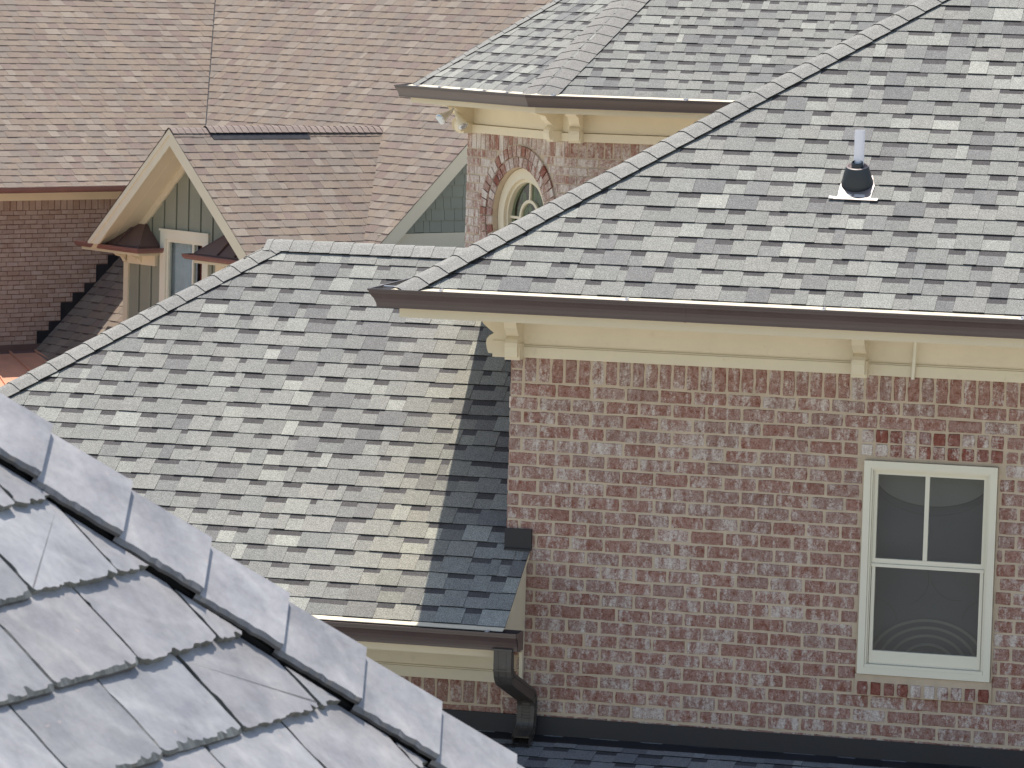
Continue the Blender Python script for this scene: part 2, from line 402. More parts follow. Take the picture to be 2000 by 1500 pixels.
OGEE = [(0.0, 0.0), (0.0, -0.111), (0.100, -0.111), (0.108, -0.108), (0.108, -0.096), (0.112, -0.080), (0.122, -0.058), (0.136, -0.038), (0.146, -0.026), (0.146, -0.014), (0.153, -0.012), (0.153, 0.0), (0.142, 0.0), (0.142, -0.006)]
OGEE = OGEE + [(0.139, -0.018), (0.130, -0.034), (0.116, -0.056), (0.106, -0.078), (0.102, -0.105), (0.004, -0.105), (0.004, 0.0)]
def endcap(mb, O, nrm, prof, mi=0, th=0.003, along=None):
    """flat plate closing a gutter; along = unit vector of the run"""
    O = Vector(O); mb.prism([O + Vector(nrm) * o + Vector((0, 0, z)) for o, z in prof[:12]], Vector(along) * th, mi)

BR = [((0.325, 0.192, 0.158), 5), ((0.312, 0.182, 0.148), 4), ((0.325, 0.204, 0.171), 5), ((0.298, 0.170, 0.138), 1.5), ((0.315, 0.212, 0.182), 4), ((0.330, 0.224, 0.192), 2)]
RED = [((0.235, 0.092, 0.070), 5), ((0.255, 0.120, 0.097), 4), ((0.33, 0.22, 0.20), 2)]
BRD = [((0.365, 0.270, 0.215), 5), ((0.325, 0.232, 0.182), 4), ((0.385, 0.292, 0.240), 4), ((0.345, 0.255, 0.212), 3)]
def brick(mb, O, U, Nn, u0, u1, z0, z1, rng, pal=BR, white=(-0.035, 0.065), proud=0.005, jit=0.0030, mi=0, Zd=Vector((0, 0, 1)), plain=False):
    c = pick(rng, pal); wa = rng.uniform(*white)
    if rng.random() < 0.07: wa += 0.10
    c = (*c, wa)
    ou, oz = rng.uniform(0, 50), rng.uniform(0, 50); pr = proud + rng.uniform(-0.0022, 0.0022)
    jj = lambda: rng.uniform(-jit, jit)
    if plain: pts = [(u0 + jj(), z0 + jj()), (u1 + jj(), z0 + jj()), (u1 + jj(), z1 + jj()), (u0 + jj(), z1 + jj())]
    else:
        nu = max(2, int((u1 - u0) / 0.045)); nz = max(1, int((z1 - z0) / 0.045)); pts = []; k = 0.003
        for i in range(nu): pts.append((u0 + k + (u1 - u0 - 2 * k) * i / (nu - 1 or 1), z0 + jj()))
        for i in range(nz): pts.append((u1 + jj(), z0 + (z1 - z0) * (i + 0.75) / (nz + 0.5)))
        for i in range(nu): pts.append((u1 - k - (u1 - u0 - 2 * k) * i / (nu - 1 or 1), z1 + jj()))
        for i in range(nz): pts.append((u0 + jj(), z1 - (z1 - z0) * (i + 0.75) / (nz + 0.5)))
    cu, cz = (u0 + u1) / 2, (z0 + z1) / 2
    W = lambda p, n: O + U * p[0] + Zd * p[1] + Nn * n
    tl = [rng.uniform(-0.0015, 0.0015) for _ in range(2)]
    inn = [(p[0] + (cu - p[0]) * 0.05 / max(0.3, (u1 - u0) / 0.2), p[1] + (cz - p[1]) * 0.09) for p in pts]
    ht = lambda p: pr + tl[0] * (p[0] - cu) / 0.1 + tl[1] * (p[1] - cz) / 0.04
    if plain:
        mb.face([W(p, pr) for p in pts], mi, c, [(ou + p[0], oz + p[1]) for p in pts])
        n = len(pts)
        for i in range(n):
            j = (i + 1) % n; mb.face([W(pts[i], -0.004), W(pts[j], -0.004), W(pts[j], pr), W(pts[i], pr)], mi, c, [(ou, oz)] * 4)
        return
    mb.face([W(p, ht(p)) for p in inn], mi, c, [(ou + p[0], oz + p[1]) for p in inn])
    n = len(pts)
    for i in range(n):
        j = (i + 1) % n
        mb.face([W(pts[i], ht(pts[i]) * 0.35), W(pts[j], ht(pts[j]) * 0.35), W(inn[j], ht(inn[j])), W(inn[i], ht(inn[i]))], mi, c,
                [(ou + q[0], oz + q[1]) for q in (pts[i], pts[j], inn[j], inn[i])])
        mb.face([W(pts[i], -0.004), W(pts[j], -0.004), W(pts[j], ht(pts[j]) * 0.35), W(pts[i], ht(pts[i]) * 0.35)], mi, c,
                [(ou + q[0], oz + q[1]) for q in (pts[i], pts[j], pts[j], pts[i])])
def courses(mb, O, U, Nn, u0, u1, ztop, n, h, w, seed, skip=None, pal=BR, white=(-0.035, 0.065), first=0.074, joint=0.0135, plain=False, off=None, k0=0, **kw):
    """running bond; skip(u0, u1, z0, z1) may return a list of pieces"""
    for k in range(k0, n):
        rng = random.Random(seed * 31 + k); z1 = ztop - k * h; z0 = z1 - h + joint
        u = u0; nxt = u0 + (first if k % 2 == 0 else first + w * 0.5 + rng.uniform(-0.006, 0.006))
        while u < u1 - 0.01:
            e = min(nxt, u1)
            a, b = u + joint * 0.5 if u > u0 else u, e - joint * 0.5 if e < u1 else e
            pcs = [(a, b)] if skip is None else skip(a, b, z0, z1)
            for (p, q) in pcs:
                if q - p > 0.018: brick(mb, O, U, Nn, p, q, z0 + rng.uniform(-0.001, 0.001), z1 + rng.uniform(-0.001, 0.001), rng, pal, white, plain=plain, **kw)
            u = e; nxt = e + w + rng.uniform(-0.006, 0.006)
def soldiers(mb, O, U, Nn, u0, u1, z0, z1, w, seed, pal=BR, white=(-0.05, 0.06), joint=0.0135, plain=False, **kw):
    rng = random.Random(seed); n = max(1, round((u1 - u0) / w)); w = (u1 - u0) / n
    for i in range(n):
        brick(mb, O, U, Nn, u0 + i * w + joint * 0.5, u0 + (i + 1) * w - joint * 0.5, z0 + rng.uniform(0, 0.004), z1 - rng.uniform(0, 0.003), rng, pal, white, plain=plain, **kw)
def bracket_prof():
    return [(0, 0.250), (0.300, 0.250), (0.275, 0.232), (0.187, 0.215), (0.166, 0.180), (0.130, 0.150), (0.100, 0.128), (0.128, 0.112), (0.144, 0.092), (0.148, 0.065), (0.142, 0.035), (0.132, 0.008), (0.052, 0.004), (0.050, -0.010), (0, -0.010)]
def bracket(parent, O, nrm, along, wid=0.075, scale=1.0, mat='cream'):
    mb = MB(); O = Vector(O); nrm = Vector(nrm); along = Vector(along)
    P = [O + nrm * (o * scale) + Vector((0, 0, z * scale)) for o, z in bracket_prof()]
    mb.prism(P, along * wid, 0)
    # wider square block low down on the bracket
    mb.box(O, nrm, along, V3(0, 0, 1), (0, 0.105 * scale), (-0.008, wid + 0.008), (-0.012, 0.085 * scale), 0)
    return mb.build('bracket', mat, parent)

T = 2.0 / 3.0; CS = math.cos(math.atan(T)); SN = math.sin(math.atan(T))
X3 = V3(1, 0, 0); Y3 = V3(0, 1, 0); Z3 = V3(0, 0, 1)
GZ = -9.0

# ================================================================== ground
mb = MB(); mb.face([(-400, -300, GZ), (400, -300, GZ), (400, 700, GZ), (-400, 700, GZ)], 0)
mb.build('ground', 'ground', None, kind='structure')

# ================================================================== BRICK HOUSE WITH GREY ROOFS (walls at Y = 0)
H = thing('brick_house', 'whitewashed brick house with grey shingle hip roofs and a two-pane-over-one window', 'house', (3.5, 3, GZ))
# ---- front wall
CH = 0.0819; WX0, WX1, WZ0, WZ1 = 2.125, 2.902, -1.750, -0.4975
mb = MB(); O = V3(0, 0, 0); Nf = V3(0, -1, 0)
def skipB(a, b, z0, z1):
    lo, hi = WX0 - 0.004, WX1 + 0.004
    if z1 > -0.4975 - 0.001 and z0 < -0.30 and z1 < -0.31 + 0.02: lo, hi = WX0 - 0.036, WX1 + 0.036      # header courses over the window
    elif z0 > WZ1 - 0.02 or z1 < -1.876: return [(a, b)]
    elif z1 < WZ0 + 0.01: lo, hi = WX0 - 0.012, WX1 + 0.012
    out = []
    if a < lo: out.append((a, min(b, lo - 0.006)))
    if b > hi: out.append((max(a, hi + 0.006), b))
    return out
courses(mb, O, X3, Nf, 0.0, 8.45, -0.1605, 24, CH, 0.2035, 11, skipB)
soldiers(mb, O, X3, Nf, 0.077, 8.45, -0.149, -0.002, 0.0815, 5)
rng = random.Random(77)
for z1 in (-0.002, -0.079): brick(mb, O, X3, Nf, 0.0, 0.068, z1 - 0.068, z1, rng)
for k in (2, 3):
    z1 = -0.1605 - k * CH + 0.002
    for i in range(10):
        u = WX0 - 0.030 + i * 0.0838
        brick(mb, O, X3, Nf, u + 0.005, u + 0.0765, z1 - 0.071, z1, rng, RED, (-0.10, 0.22), 0.009)
for i in range(10):
    u = WX0 - 0.004 + i * 0.0786
    brick(mb, O, X3, Nf, u + 0.005, u + 0.0725, -1.872, -1.794, rng, RED, (-0.16, 0.22), 0.030)
mb.box(O, X3, Nf, Z3, (WX0 - 0.01, WX1 + 0.01), (0, 0.020), (-1.874, -1.752), 1)
# wall to the left under the lower roof: soldier course then header scraps
soldiers(mb, O, X3, Nf, -4.6, 0.0, -2.095, -1.953, 0.0815, 6)
rng = random.Random(5)
for i in range(24): brick(mb, O, X3, Nf, -4.6 + i * 0.2 + 0.006, -4.6 + (i + 1) * 0.2 - 0.006, -2.16, -2.107, rng)
for i in range(33): brick(mb, O, X3, Nf, i * 0.2035 + 0.05, i * 0.2035 + 0.24, -2.175, -2.130, rng)
# mortar sheets round the window opening
for (a, b, c, d) in ((0, WX0, -2.4, 0), (WX1, 8.45, -2.4, 0), (WX0, WX1, -2.4, WZ0), (WX0, WX1, WZ1, 0), (-4.6, 0, -2.4, -1.9)):
    mb.face([(a, -0.001, c), (b, -0.001, c), (b, -0.001, d), (a, -0.001, d)], 1)
for a, b in ((WX0, WX0), (WX1, WX1)): mb.face([(a, -0.001, WZ0), (a, 0.12, WZ0), (a, 0.12, WZ1), (a, -0.001, WZ1)], 1)
mb.face([(WX0, -0.001, WZ1), (WX1, -0.001, WZ1), (WX1, 0.12, WZ1), (WX0, 0.12, WZ1)], 1)
mb.build('wall', ['brick', 'mortar'], H)
# ---- left side wall of the tall block and the remaining masonry
mb = MB()
courses(mb, V3(0, 0, 0), Y3, V3(-1, 0, 0), 0.0, 7.0, -0.1605, 20, CH, 0.2035, 12, plain=True)
soldiers(mb, V3(0, 0, 0), Y3, V3(-1, 0, 0), 0.0, 7.0, -0.149, -0.002, 0.0815, 8, plain=True)
mb.abox((0.001, 8.40), (0.16, 6.95), (-8.99, 0.22), 1)
mb.abox((-4.55, -0.002), (0.16, 4.8), (-8.98, -1.75), 1)
mb.abox((-4.6, 8.45), (0.002, 0.10), (-8.97, -2.4), 1)
mb.build('side_wall', ['brick', 'mortar'], H)

# ---- upper roof (B)
BZ = 0.421; BY = -0.530
ridY = 3.485; vtop = (ridY - BY) / CS
mb = MB()
fB = [(-0.53, 0), (9.0, 0), (9.0 - (ridY - BY), vtop), (-0.53 + (ridY - BY), vtop)]
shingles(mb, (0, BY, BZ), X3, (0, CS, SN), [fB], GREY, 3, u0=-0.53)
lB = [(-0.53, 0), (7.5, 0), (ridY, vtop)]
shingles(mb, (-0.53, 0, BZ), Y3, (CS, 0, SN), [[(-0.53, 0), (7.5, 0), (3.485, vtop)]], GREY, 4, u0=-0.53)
mb.face([(-0.53, 7.5, BZ), (ridY, ridY, BZ + T * (ridY - BY)), (9 - 4.015, ridY, BZ + T * (ridY - BY)), (9, 7.5, BZ)], 0, (0.23, 0.23, 0.225))
mb.face([(9, BY, BZ), (9 - 4.015, ridY, BZ + T * (ridY - BY)), (9, 7.5, BZ)], 0, (0.23, 0.23, 0.225))
def felt_face(mb, O, U, Vd, P, mi=1, d=0.004):
    O = Vector(O); U = Vector(U); Vd = Vector(Vd); n = U.cross(Vd); n = n if n.z > 0 else -n
    mb.face([O + U * a + Vd * b - n * d for a, b in P], mi)
felt_face(mb, (0, BY, BZ), X3, V3(0, CS, SN), fB); felt_face(mb, (-0.53, 0, BZ), Y3, V3(CS, 0, SN), [(-0.53, 0), (7.5, 0), (3.485, vtop)])
mb.face([(-0.52, -0.52, BZ - 0.03), (8.99, -0.52, BZ - 0.03), (8.99, 7.49, BZ - 0.03), (-0.52, 7.49, BZ - 0.03)], 1)
RB = mb.build('roof', ['shingle', 'felt'], H, label='large grey hip roof over the window wall, white vent pipe on it')
mb = MB()
hipd = V3(1, 1, T).normalized()
caps(mb, V3(-0.56, -0.56, BZ - 0.005), V3(3.485, 3.485, BZ + T * 4.015), (0, -CS, -SN) if False else V3(1, 0, 0).cross(V3(0, 0, 1)) * 0 + V3(0, -1, -T), V3(-1, 0, -T), 9)
mb.build('hip_cap', 'shingle', RB)
mb = MB(); caps(mb, V3(9 - 4.015, ridY, BZ + T * 4.015 + 0.0), V3(3.4, ridY, BZ + T * 4.015), V3(0, -1, -T), V3(0, 1, -T), 10); mb.build('ridge_cap', 'shingle', RB)
# ---- eave trim for the upper roof
mb = MB()
# sloping drip apron just under the shingle ends
mb.prism([(-0.53, BY + 0.02, BZ + 0.004), (9, BY + 0.02, BZ + 0.004), (9, BY - 0.055, BZ - 0.013), (-0.59, BY - 0.055, BZ - 0.013)], (0, 0, -0.004), 0)
mb.prism([(BY + 0.02, -0.53, BZ + 0.004), (BY + 0.02, 7.5, BZ + 0.004), (BY - 0.055, 7.5, BZ - 0.013), (BY - 0.055, -0.59, BZ - 0.013)], (0, 0, -0.004), 0)
mb.build('drip_edge', 'cream', H)
mb = MB()
mb.abox((-0.545, 9.0), (-0.545, -0.520), (0.245, 0.385), 0); mb.abox((-0.545, -0.520), (-0.519, 7.5), (0.245, 0.385), 0)
mb.build('fascia', 'cream', H)
mb = MB(); mb.abox((-0.519, 9.0), (-0.519, 0.10), (0.256, 0.270), 0); mb.abox((-0.519, 0.10), (0.101, 7.5), (0.256, 0.270), 0); mb.build('soffit', 'cream', H)
mb = MB()
def frieze(mb, x0, x1, zb, out=0.022, zt=0.256):
    mb.abox((x0, x1), (-out, 0.0), (zb + 0.072, zb + zt), 0)
    mb.abox((x0, x1), (-out - 0.016, 0.0), (zb - 0.002, zb + 0.062), 0)
    mb.abox((x0, x1), (-out - 0.008, 0.0), (zb + 0.0625, zb + 0.068), 0)
    mb.abox((x0, x1), (-out - 0.012, 0.0), (zb + 0.0685, zb + 0.0715), 0)
frieze(mb, 0.001, 8.45, 0.0)
mb.abox((-0.022, -0.001), (-0.02, 7.0), (0.070, 0.255), 0); mb.abox((-0.036, -0.001), (-0.03, 7.0), (-0.002, 0.065), 0)
mb.build('frieze', 'cream_dirty', H)
bracket(H, (-0.005, -0.02, 0.0), (0, -1, 0), (1, 0, 0), 0.075)
bracket(H, (-0.02, 0.03, 0.0), (-1, 0, 0), (0, 1, 0), 0.07)
bracket(H, (2.052, -0.02, 0.0), (0, -1, 0), (1, 0, 0), 0.075)
bracket(H, (4.12, -0.02, 0.0), (0, -1, 0), (1, 0, 0), 0.075)
mb = MB(); mb.tube([(2.405, -0.070, 0.262), (2.392, -0.052, -0.012)], 0.011, 10, 0); mb.build('conduit', 'window_paint', H, smooth=True)
# gutter of the upper roof
mb = MB(); sweep(mb, OGEE, [(-0.546, 7.5, 0.416), (-0.546, -0.546, 0.416), (9.0, -0.546, 0.410)], 0)
for x in (1.16, 4.25):
    mb.prism([(x, -0.546 - o - (0.0015 if o > 0.05 else 0), 0.4135 + z) for o, z in OGEE[1:12]] + [(x, -0.56, 0.40)], (0.012, 0, 0), 0)
GB = mb.build('gutter', 'gutter', H, label='long dark bronze gutter over the window wall')
for x in (-0.30, 0.80, 1.94, 3.06, 4.2):
    mb = MB(); mb.abox((x, x + 0.022), (-0.69, -0.50), (0.408, 0.4135), 0); mb.abox((x + 0.004, x + 0.016), (-0.60, -0.52), (0.414, 0.422), 0); mb.build('strap', 'galv', GB)
mb = MB(); mb.abox((-0.68, -0.50), (-0.42, -0.395), (0.408, 0.4135), 0); mb.build('strap', 'galv', GB)

# ---- lower roof left (A)
AY = -0.594; AZ = -1.527; ARY = 2.38; av = (ARY - AY) / CS; v0 = (0 - AY) / CS
mb = MB()
XL = -4.56 + AY
pA1 = [(XL, 0), (0.150, 0), (0.150, v0 + 0.004), (-4.56, v0 + 0.004)]
pA2 = [(-4.56, v0), (-0.012, v0), (-0.012, av), (-4.56 + ARY, av)]
# pieces share one layout: cut each course against both
shingles(mb, (0, AY, AZ), X3, (0, CS, SN), [[(XL, 0), (0.150, 0), (0.150, v0), (-4.56, v0)], pA2], GREY, 1, u0=XL, warm_tint=lambda u, v: max(0.0, 1 - abs(u + 0.62 + (3.4 - v) * -0.02) / 0.38))  # strip of slightly warmer shingles towards the tall wall
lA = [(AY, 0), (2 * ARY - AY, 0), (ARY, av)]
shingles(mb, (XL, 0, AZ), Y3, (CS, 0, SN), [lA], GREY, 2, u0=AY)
felt_face(mb, (0, AY, AZ), X3, V3(0, CS, SN), [(XL, 0), (0.149, 0), (0.149, v0), (-4.56, v0)]); felt_face(mb, (0, AY, AZ), X3, V3(0, CS, SN), pA2)
felt_face(mb, (XL, 0, AZ), Y3, V3(CS, 0, SN), lA)
mb.face([(XL, 2 * ARY - AY, AZ), (-4.56 + ARY, ARY, AZ + T * (ARY - AY)), (-0.01, ARY, AZ + T * (ARY - AY)), (-0.01, 2 * ARY - AY, AZ)], 0, (0.22, 0.22, 0.215))
RA = mb.build('roof', ['shingle', 'felt'], H, label='lower grey hip roof left of the window wall, partly in shadow')
mb = MB(); caps(mb, V3(XL - 0.03, AY - 0.03, AZ), V3(-4.56 + ARY, ARY, AZ + T * (ARY - AY)), V3(0, -1, -T), V3(-1, 0, -T), 21); mb.build('hip_cap', 'shingle', RA)
mb = MB(); caps(mb, V3(-0.01, ARY, AZ + T * (ARY - AY) + 0.006), V3(-4.56 + ARY - 0.06, ARY, AZ + T * (ARY - AY) + 0.006), V3(0, -1, -T), V3(0, 1, -T), 22, col=(0.27, 0.265, 0.245), expo=0.138, th=0.002, lift=0.004, wid=0.14); mb.build('ridge_cap', 'shingle', RA)
# flashing where the roof dies into the tall wall
mb = MB(); mb.abox((-0.006, 0.156), (-0.030, 0.02), (-1.150, -1.024), 0)
mb.abox((-0.006, 0.158), (-0.045, -0.028), (-1.150, -1.140), 0)
for k in range(14):
    y = 0.02 + k * 0.165; z = AZ + T * (y - AY); mb.abox((-0.009, -0.001), (y, y + 0.17), (z - 0.02, z + 0.17), 0)
mb.build('flashing', 'black_metal', H)
mb = MB()
mb.prism([(XL, AY + 0.02, AZ + 0.006), (0.150, AY + 0.02, AZ + 0.006), (0.150, AY - 0.060, AZ - 0.010), (XL, AY - 0.060, AZ - 0.010)], (0, 0, -0.004), 0)
mb.build('drip_edge', 'cream', H)
mb = MB(); mb.abox((XL, 0.128), (-0.612, -0.590), (-1.700, -1.560), 0)
mb.build('fascia', 'cream', H)
mb = MB(); mb.abox((XL, 0.126), (-0.589, -0.001), (-1.697, -1.685), 0); mb.build('soffit', 'cream', H)
mb = MB(); frieze(mb, -4.6, 0.02, -1.949, 0.022, 0.250); mb.build('frieze', 'cream_dirty', H)
mb = MB(); mb.prism([(0.108, -0.0125, -1.160), (0.108, -0.612, -1.560), (0.108, -0.612, -1.700), (0.108, -0.20, -1.700), (0.108, -0.055, -1.760), (0.108, -0.045, -1.950), (0.108, -0.0125, -1.950)], (0.020, 0, 0), 0)
mb.prism([(0.131, -0.004, -1.150), (0.131, -0.60, -1.545), (0.131, -0.60, -1.585), (0.131, -0.004, -1.190)], (0.012, 0, 0), 0)
mb.build('eave_return', 'cream_dirty', H)
mb = MB(); gp = [(-0.004 + x, -0.612, -1.532) for x in (XL, 0.262)]
sweep(mb, OGEE, gp, 0); endcap(mb, (0.262, -0.612, -1.532), (0, -1, 0), OGEE, 0, 0.004, (1, 0, 0))
GA = mb.build('gutter', 'gutter', H, label='shorter bronze gutter that ends in a downspout')
for x in (0.06, -1.1, -2.2, -3.3):
    mb = MB(); mb.abox((x, x + 0.02), (-0.755, -0.60), (-1.540, -1.535), 0); mb.build('strap', 'galv', GA)
# downspout: rectangular corrugated pipe
def rect_tube(mb, path, wx, wy, mi=0, flute=0.004):
    P = [Vector(p) for p in path]; rings = []
    for i, p in enumerate(P):
        t = (P[min(i + 1, len(P) - 1)] - P[max(i - 1, 0)]).normalized(); a = V3(1, 0, 0); b = t.cross(a).normalized()
        sec = []
        for (sx, sy) in ((-1, -1), (-.5, -1), (-.4, -.9), (-.1, -.9), (0, -1), (.1, -.9), (.4, -.9), (.5, -1), (1, -1), (1, -.5), (.93, -.4), (.93, .4), (1, .5), (1, 1), (.5, 1), (.4, .9), (-.4, .9), (-.5, 1), (-1, 1), (-1, .5), (-.93, .4), (-.93, -.4), (-1, -.5)):
            sec.append(p + a * sx * wx / 2 + b * sy * wy / 2)
        rings.append(sec)
    n = len(rings[0])
    for i in range(len(P) - 1):
        for k in range(n):
            l = (k + 1) % n; mb.face([rings[i][k], rings[i][l], rings[i + 1][l], rings[i + 1][k]], mi)
def arc_pts(path, r=0.06, n=5):
    P = [Vector(p) for p in path]; out = [P[0]]
    for i in range(1, len(P) - 1):
        a = P[i] + (P[i - 1] - P[i]).normalized() * r; b = P[i] + (P[i + 1] - P[i]).normalized() * r
        for k in range(n + 1):
            t = k / n; out.append(a * (1 - t) ** 2 + P[i] * 2 * t * (1 - t) + b * t * t)
    out.append(P[-1]); return out
dsp = arc_pts([(0.172, -0.690, -1.628), (0.172, -0.690, -1.800), (0.176, -0.085, -2.010), (0.172, -0.085, -2.215), (0.170, -0.215, -2.262)], 0.07)
mb = MB(); rect_tube(mb, dsp, 0.104, 0.076)
mb.abox((0.112, 0.232), (-0.738, -0.640), (-1.640, -1.628), 0)
# crimped ribs at the bends
for q in (dsp[2], dsp[5], dsp[9], dsp[12], dsp[15], dsp[18]):
    mb.abox((q.x - 0.0545, q.x + 0.0545), (q.y - 0.041, q.y + 0.041), (q.z - 0.004, q.z + 0.004), 0)
for k in range(6):
    z = -2.05 - k * 0.018; mb.abox((0.118, 0.228), (-0.126, -0.044), (z - 0.003, z + 0.003), 0)
mb.build('downspout', 'spout', H, smooth=False)
# ---- apron roof in front of the wall (F)
FT = 0.25; fc = math.cos(math.atan(FT)); fs = math.sin(math.atan(FT))
mb = MB(); fv = 3.0 / fc
FO = V3(0, -3.0, -2.252 - 3.0 * FT)
GREY_SHADED = [(tuple(x * k for x, k in zip(c, (0.82, 0.86, 0.98))), wgt) for c, wgt in GREY]  # GREY darkened and cooled: shadow at the wall foot put into the palette
shingles(mb, FO, X3, (0, fc, fs), [[(-4.5, 0), (8.45, 0), (8.45, fv), (-4.5, fv)]], GREY_SHADED, 31, u0=-4.5, bandcol=(0.06, 0.06, 0.066))
felt_face(mb, FO, X3, V3(0, fc, fs), [(-4.5, 0), (8.45, 0), (8.45, fv), (-4.5, fv)])
mb.abox((-4.5, 8.45), (-2.99, -0.01), (-3.10, -3.05), 1)
mb.build('roof', ['shingle', 'felt'], H, label='low grey shingle roof along the foot of the brick wall')
mb = MB(); mb.abox((-4.6, 8.45), (-0.022, -0.008), (-2.262, -2.1385), 0)
mb.prism([(-4.6, -0.012, -2.246), (8.45, -0.012, -2.246), (8.45, -0.11, -2.272), (-4.6, -0.11, -2.272)], (0, 0, -0.004), 0)
mb.build('flashing', 'black_metal', H)

# ---- the sash window
win = MB()
def ring(mb, x0, x1, z0, z1, wdt, y0, y1, mi=0, bot=None):
    bot = wdt if bot is None else bot
    mb.abox((x0, x0 + wdt), (y0, y1), (z0, z1), mi); mb.abox((x1 - wdt, x1), (y0, y1), (z0, z1), mi)
    mb.abox((x0 + wdt, x1 - wdt), (y0, y1), (z1 - wdt, z1), mi); mb.abox((x0 + wdt, x1 - wdt), (y0, y1), (z0, z0 + bot), mi)
ring(win, WX0 + 0.002, WX1 - 0.002, WZ0 + 0.002, WZ1 - 0.002, 0.040, -0.034, 0.07)
wf = win.build('window', 'window_paint', H, label='cream sash window, two panes above one')
mb = MB(); ring(mb, WX0 + 0.043, WX1 - 0.043, WZ0 + 0.043, WZ1 - 0.043, 0.010, -0.026, 0.07); ring(mb, WX0 + 0.054, WX1 - 0.054, WZ0 + 0.054, WZ1 - 0.054, 0.006, -0.012, 0.07, 0, 0.004)
mb.build('frame', 'window_paint', wf)
mb = MB()   # upper sash
sx0, sx1 = WX0 + 0.0605, WX1 - 0.0605
ring(mb, sx0, sx1, -1.098, WZ1 - 0.0605, 0.020, 0.000, 0.030, 0, 0.028)
mb.abox((2.494 - 0.0125, 2.494 + 0.0125), (0.001, 0.029), (-1.069, WZ1 - 0.081), 0)
mb.build('sash', 'window_paint', wf)
mb = MB()   # lower sash, set back behind the meeting rail
ring(mb, sx0 + 0.003, sx1 - 0.003, WZ0 + 0.062, -1.099, 0.020, -0.006, 0.022, 0, 0.078)
mb.abox((sx0 - 0.002, sx1 + 0.002), (-0.012, 0.026), (-1.118, -1.0995), 0)
mb.build('sash', 'window_paint', wf)
mb = MB(); mb.box(V3(WX0 + 0.044, -0.034, WZ0 + 0.0425), X3, Y3, Z3, (0, WX1 - WX0 - 0.088), (0, 0.10), (0, 0.018), 0); mb.build('sill', 'window_paint', wf)
for (a, b, c, d, yy) in ((sx0 + 0.021, 2.4810, -1.0695, WZ1 - 0.0815, 0.014), (2.507, sx1 - 0.021, -1.0695, WZ1 - 0.0815, 0.014), (sx0 + 0.024, sx1 - 0.024, WZ0 + 0.141, -1.1185, 0.008)):
    mb = MB(); mb.face([(a, yy, c), (b, yy, c), (b, yy, d), (a, yy, d)], 0); mb.build('pane', 'glass', wf)
mb = MB()
mb.face([(WX0, 0.155, WZ0), (WX1, 0.155, WZ0), (WX1, 0.155, WZ1), (WX0, 0.155, WZ1)], 0)
for x in (WX0 + 0.001, WX1 - 0.001): mb.face([(x, 0.072, WZ0), (x, 0.155, WZ0), (x, 0.155, WZ1), (x, 0.072, WZ1)], 0)
for z in (WZ0 + 0.001, WZ1 - 0.001): mb.face([(WX0, 0.072, z), (WX1, 0.072, z), (WX1, 0.155, z), (WX0, 0.155, z)], 0)
def arc_band(mb, cx, cz, rx, rz, a0, a1, wd, y, mi, n=40, dep=0.004):
    for i in range(n):
        t0 = math.radians(a0 + (a1 - a0) * i / n); t1 = math.radians(a0 + (a1 - a0) * (i + 1) / n)
        q = []
        for t, k in ((t0, 0), (t1, 0), (t1, 1), (t0, 1)):
            x = cx + (rx + wd * k) * math.cos(t); z = cz + (rz + wd * k) * math.sin(t)
            x = min(max(x, WX0 + 0.01), WX1 - 0.01); z = min(max(z, WZ0 + 0.01), WZ1 - 0.01); q.append(V3(x, y, z))
        mb.face(q, mi); mb.face([p + V3(0, dep, 0) for p in q], mi)
# pale reflection with a curved lower edge, modelled as a flat panel
pts = [(WX0 + 0.02, WZ1 - 0.01)] + [(2.505 + 0.33 * math.cos(math.radians(t)), -0.600 + 0.165 * math.sin(math.radians(t))) for t in range(180, 361, 9)] + [(WX1 - 0.02, WZ1 - 0.01)]
mb.face([(x, 0.125, z) for x, z in pts], 1)
arc_band(mb, 2.505, -0.600, 0.330, 0.165, 180, 360, 0.006, 0.122, 2)
arc_band(mb, 2.505, -0.600, 0.350, 0.215, 185, 355, 0.004, 0.124, 2)
for r_ in (0.13, 0.19, 0.245, 0.295): arc_band(mb, 2.515, -1.700, r_ * 1.12, r_ * 0.86, 10, 170, 0.017, 0.140, 1)  # arched reflections in the glass, modelled as pale bands
arc_band(mb, 2.33, -1.20, 0.17, 0.16, -70, 20, 0.004, 0.148, 2); arc_band(mb, 2.66, -1.14, 0.15, 0.17, 200, 285, 0.004, 0.148, 2)
arc_band(mb, 2.10, -1.45, 0.22, 0.14, 0, 80, 0.004, 0.148, 2); arc_band(mb, 2.93, -1.42, 0.22, 0.14, 100, 180, 0.004, 0.148, 2)
mb.build('window_shade', ['shade', 'shade_pale', 'shade_line'], wf)

# ================================================================== VENT PIPE
VX, VY = 1.955, 0.442; VZ = BZ + T * (VY - BY)
VP = thing('vent_pipe', 'white plastic vent pipe in a black rubber boot on the grey roof', 'vent pipe', (VX, VY, VZ))
mb = MB(); mb.tube([(VX, VY, VZ - 0.1), (VX, VY, VZ + 0.322)], 0.0305, 20, 0, caps=False); mb.tube([(VX, VY, VZ + 0.322), (VX, VY, VZ + 0.10)], 0.0265, 20, 0, caps=False)
for k in range(20):
    a, b = 2 * math.pi * k / 20, 2 * math.pi * (k + 1) / 20
    mb.face([(VX + r * math.cos(t), VY + r * math.sin(t), VZ + 0.322) for r, t in ((0.0265, a), (0.0265, b), (0.0305, b), (0.0305, a))], 0)
mb.face([(VX + 0.026 * math.cos(2 * math.pi * k / 20), VY + 0.026 * math.sin(2 * math.pi * k / 20), VZ + 0.20) for k in range(20)], 0)
mb.build('pipe', 'pvc', VP, smooth=True)
nB = V3(0, -SN, CS); dB = V3(0, CS, SN)
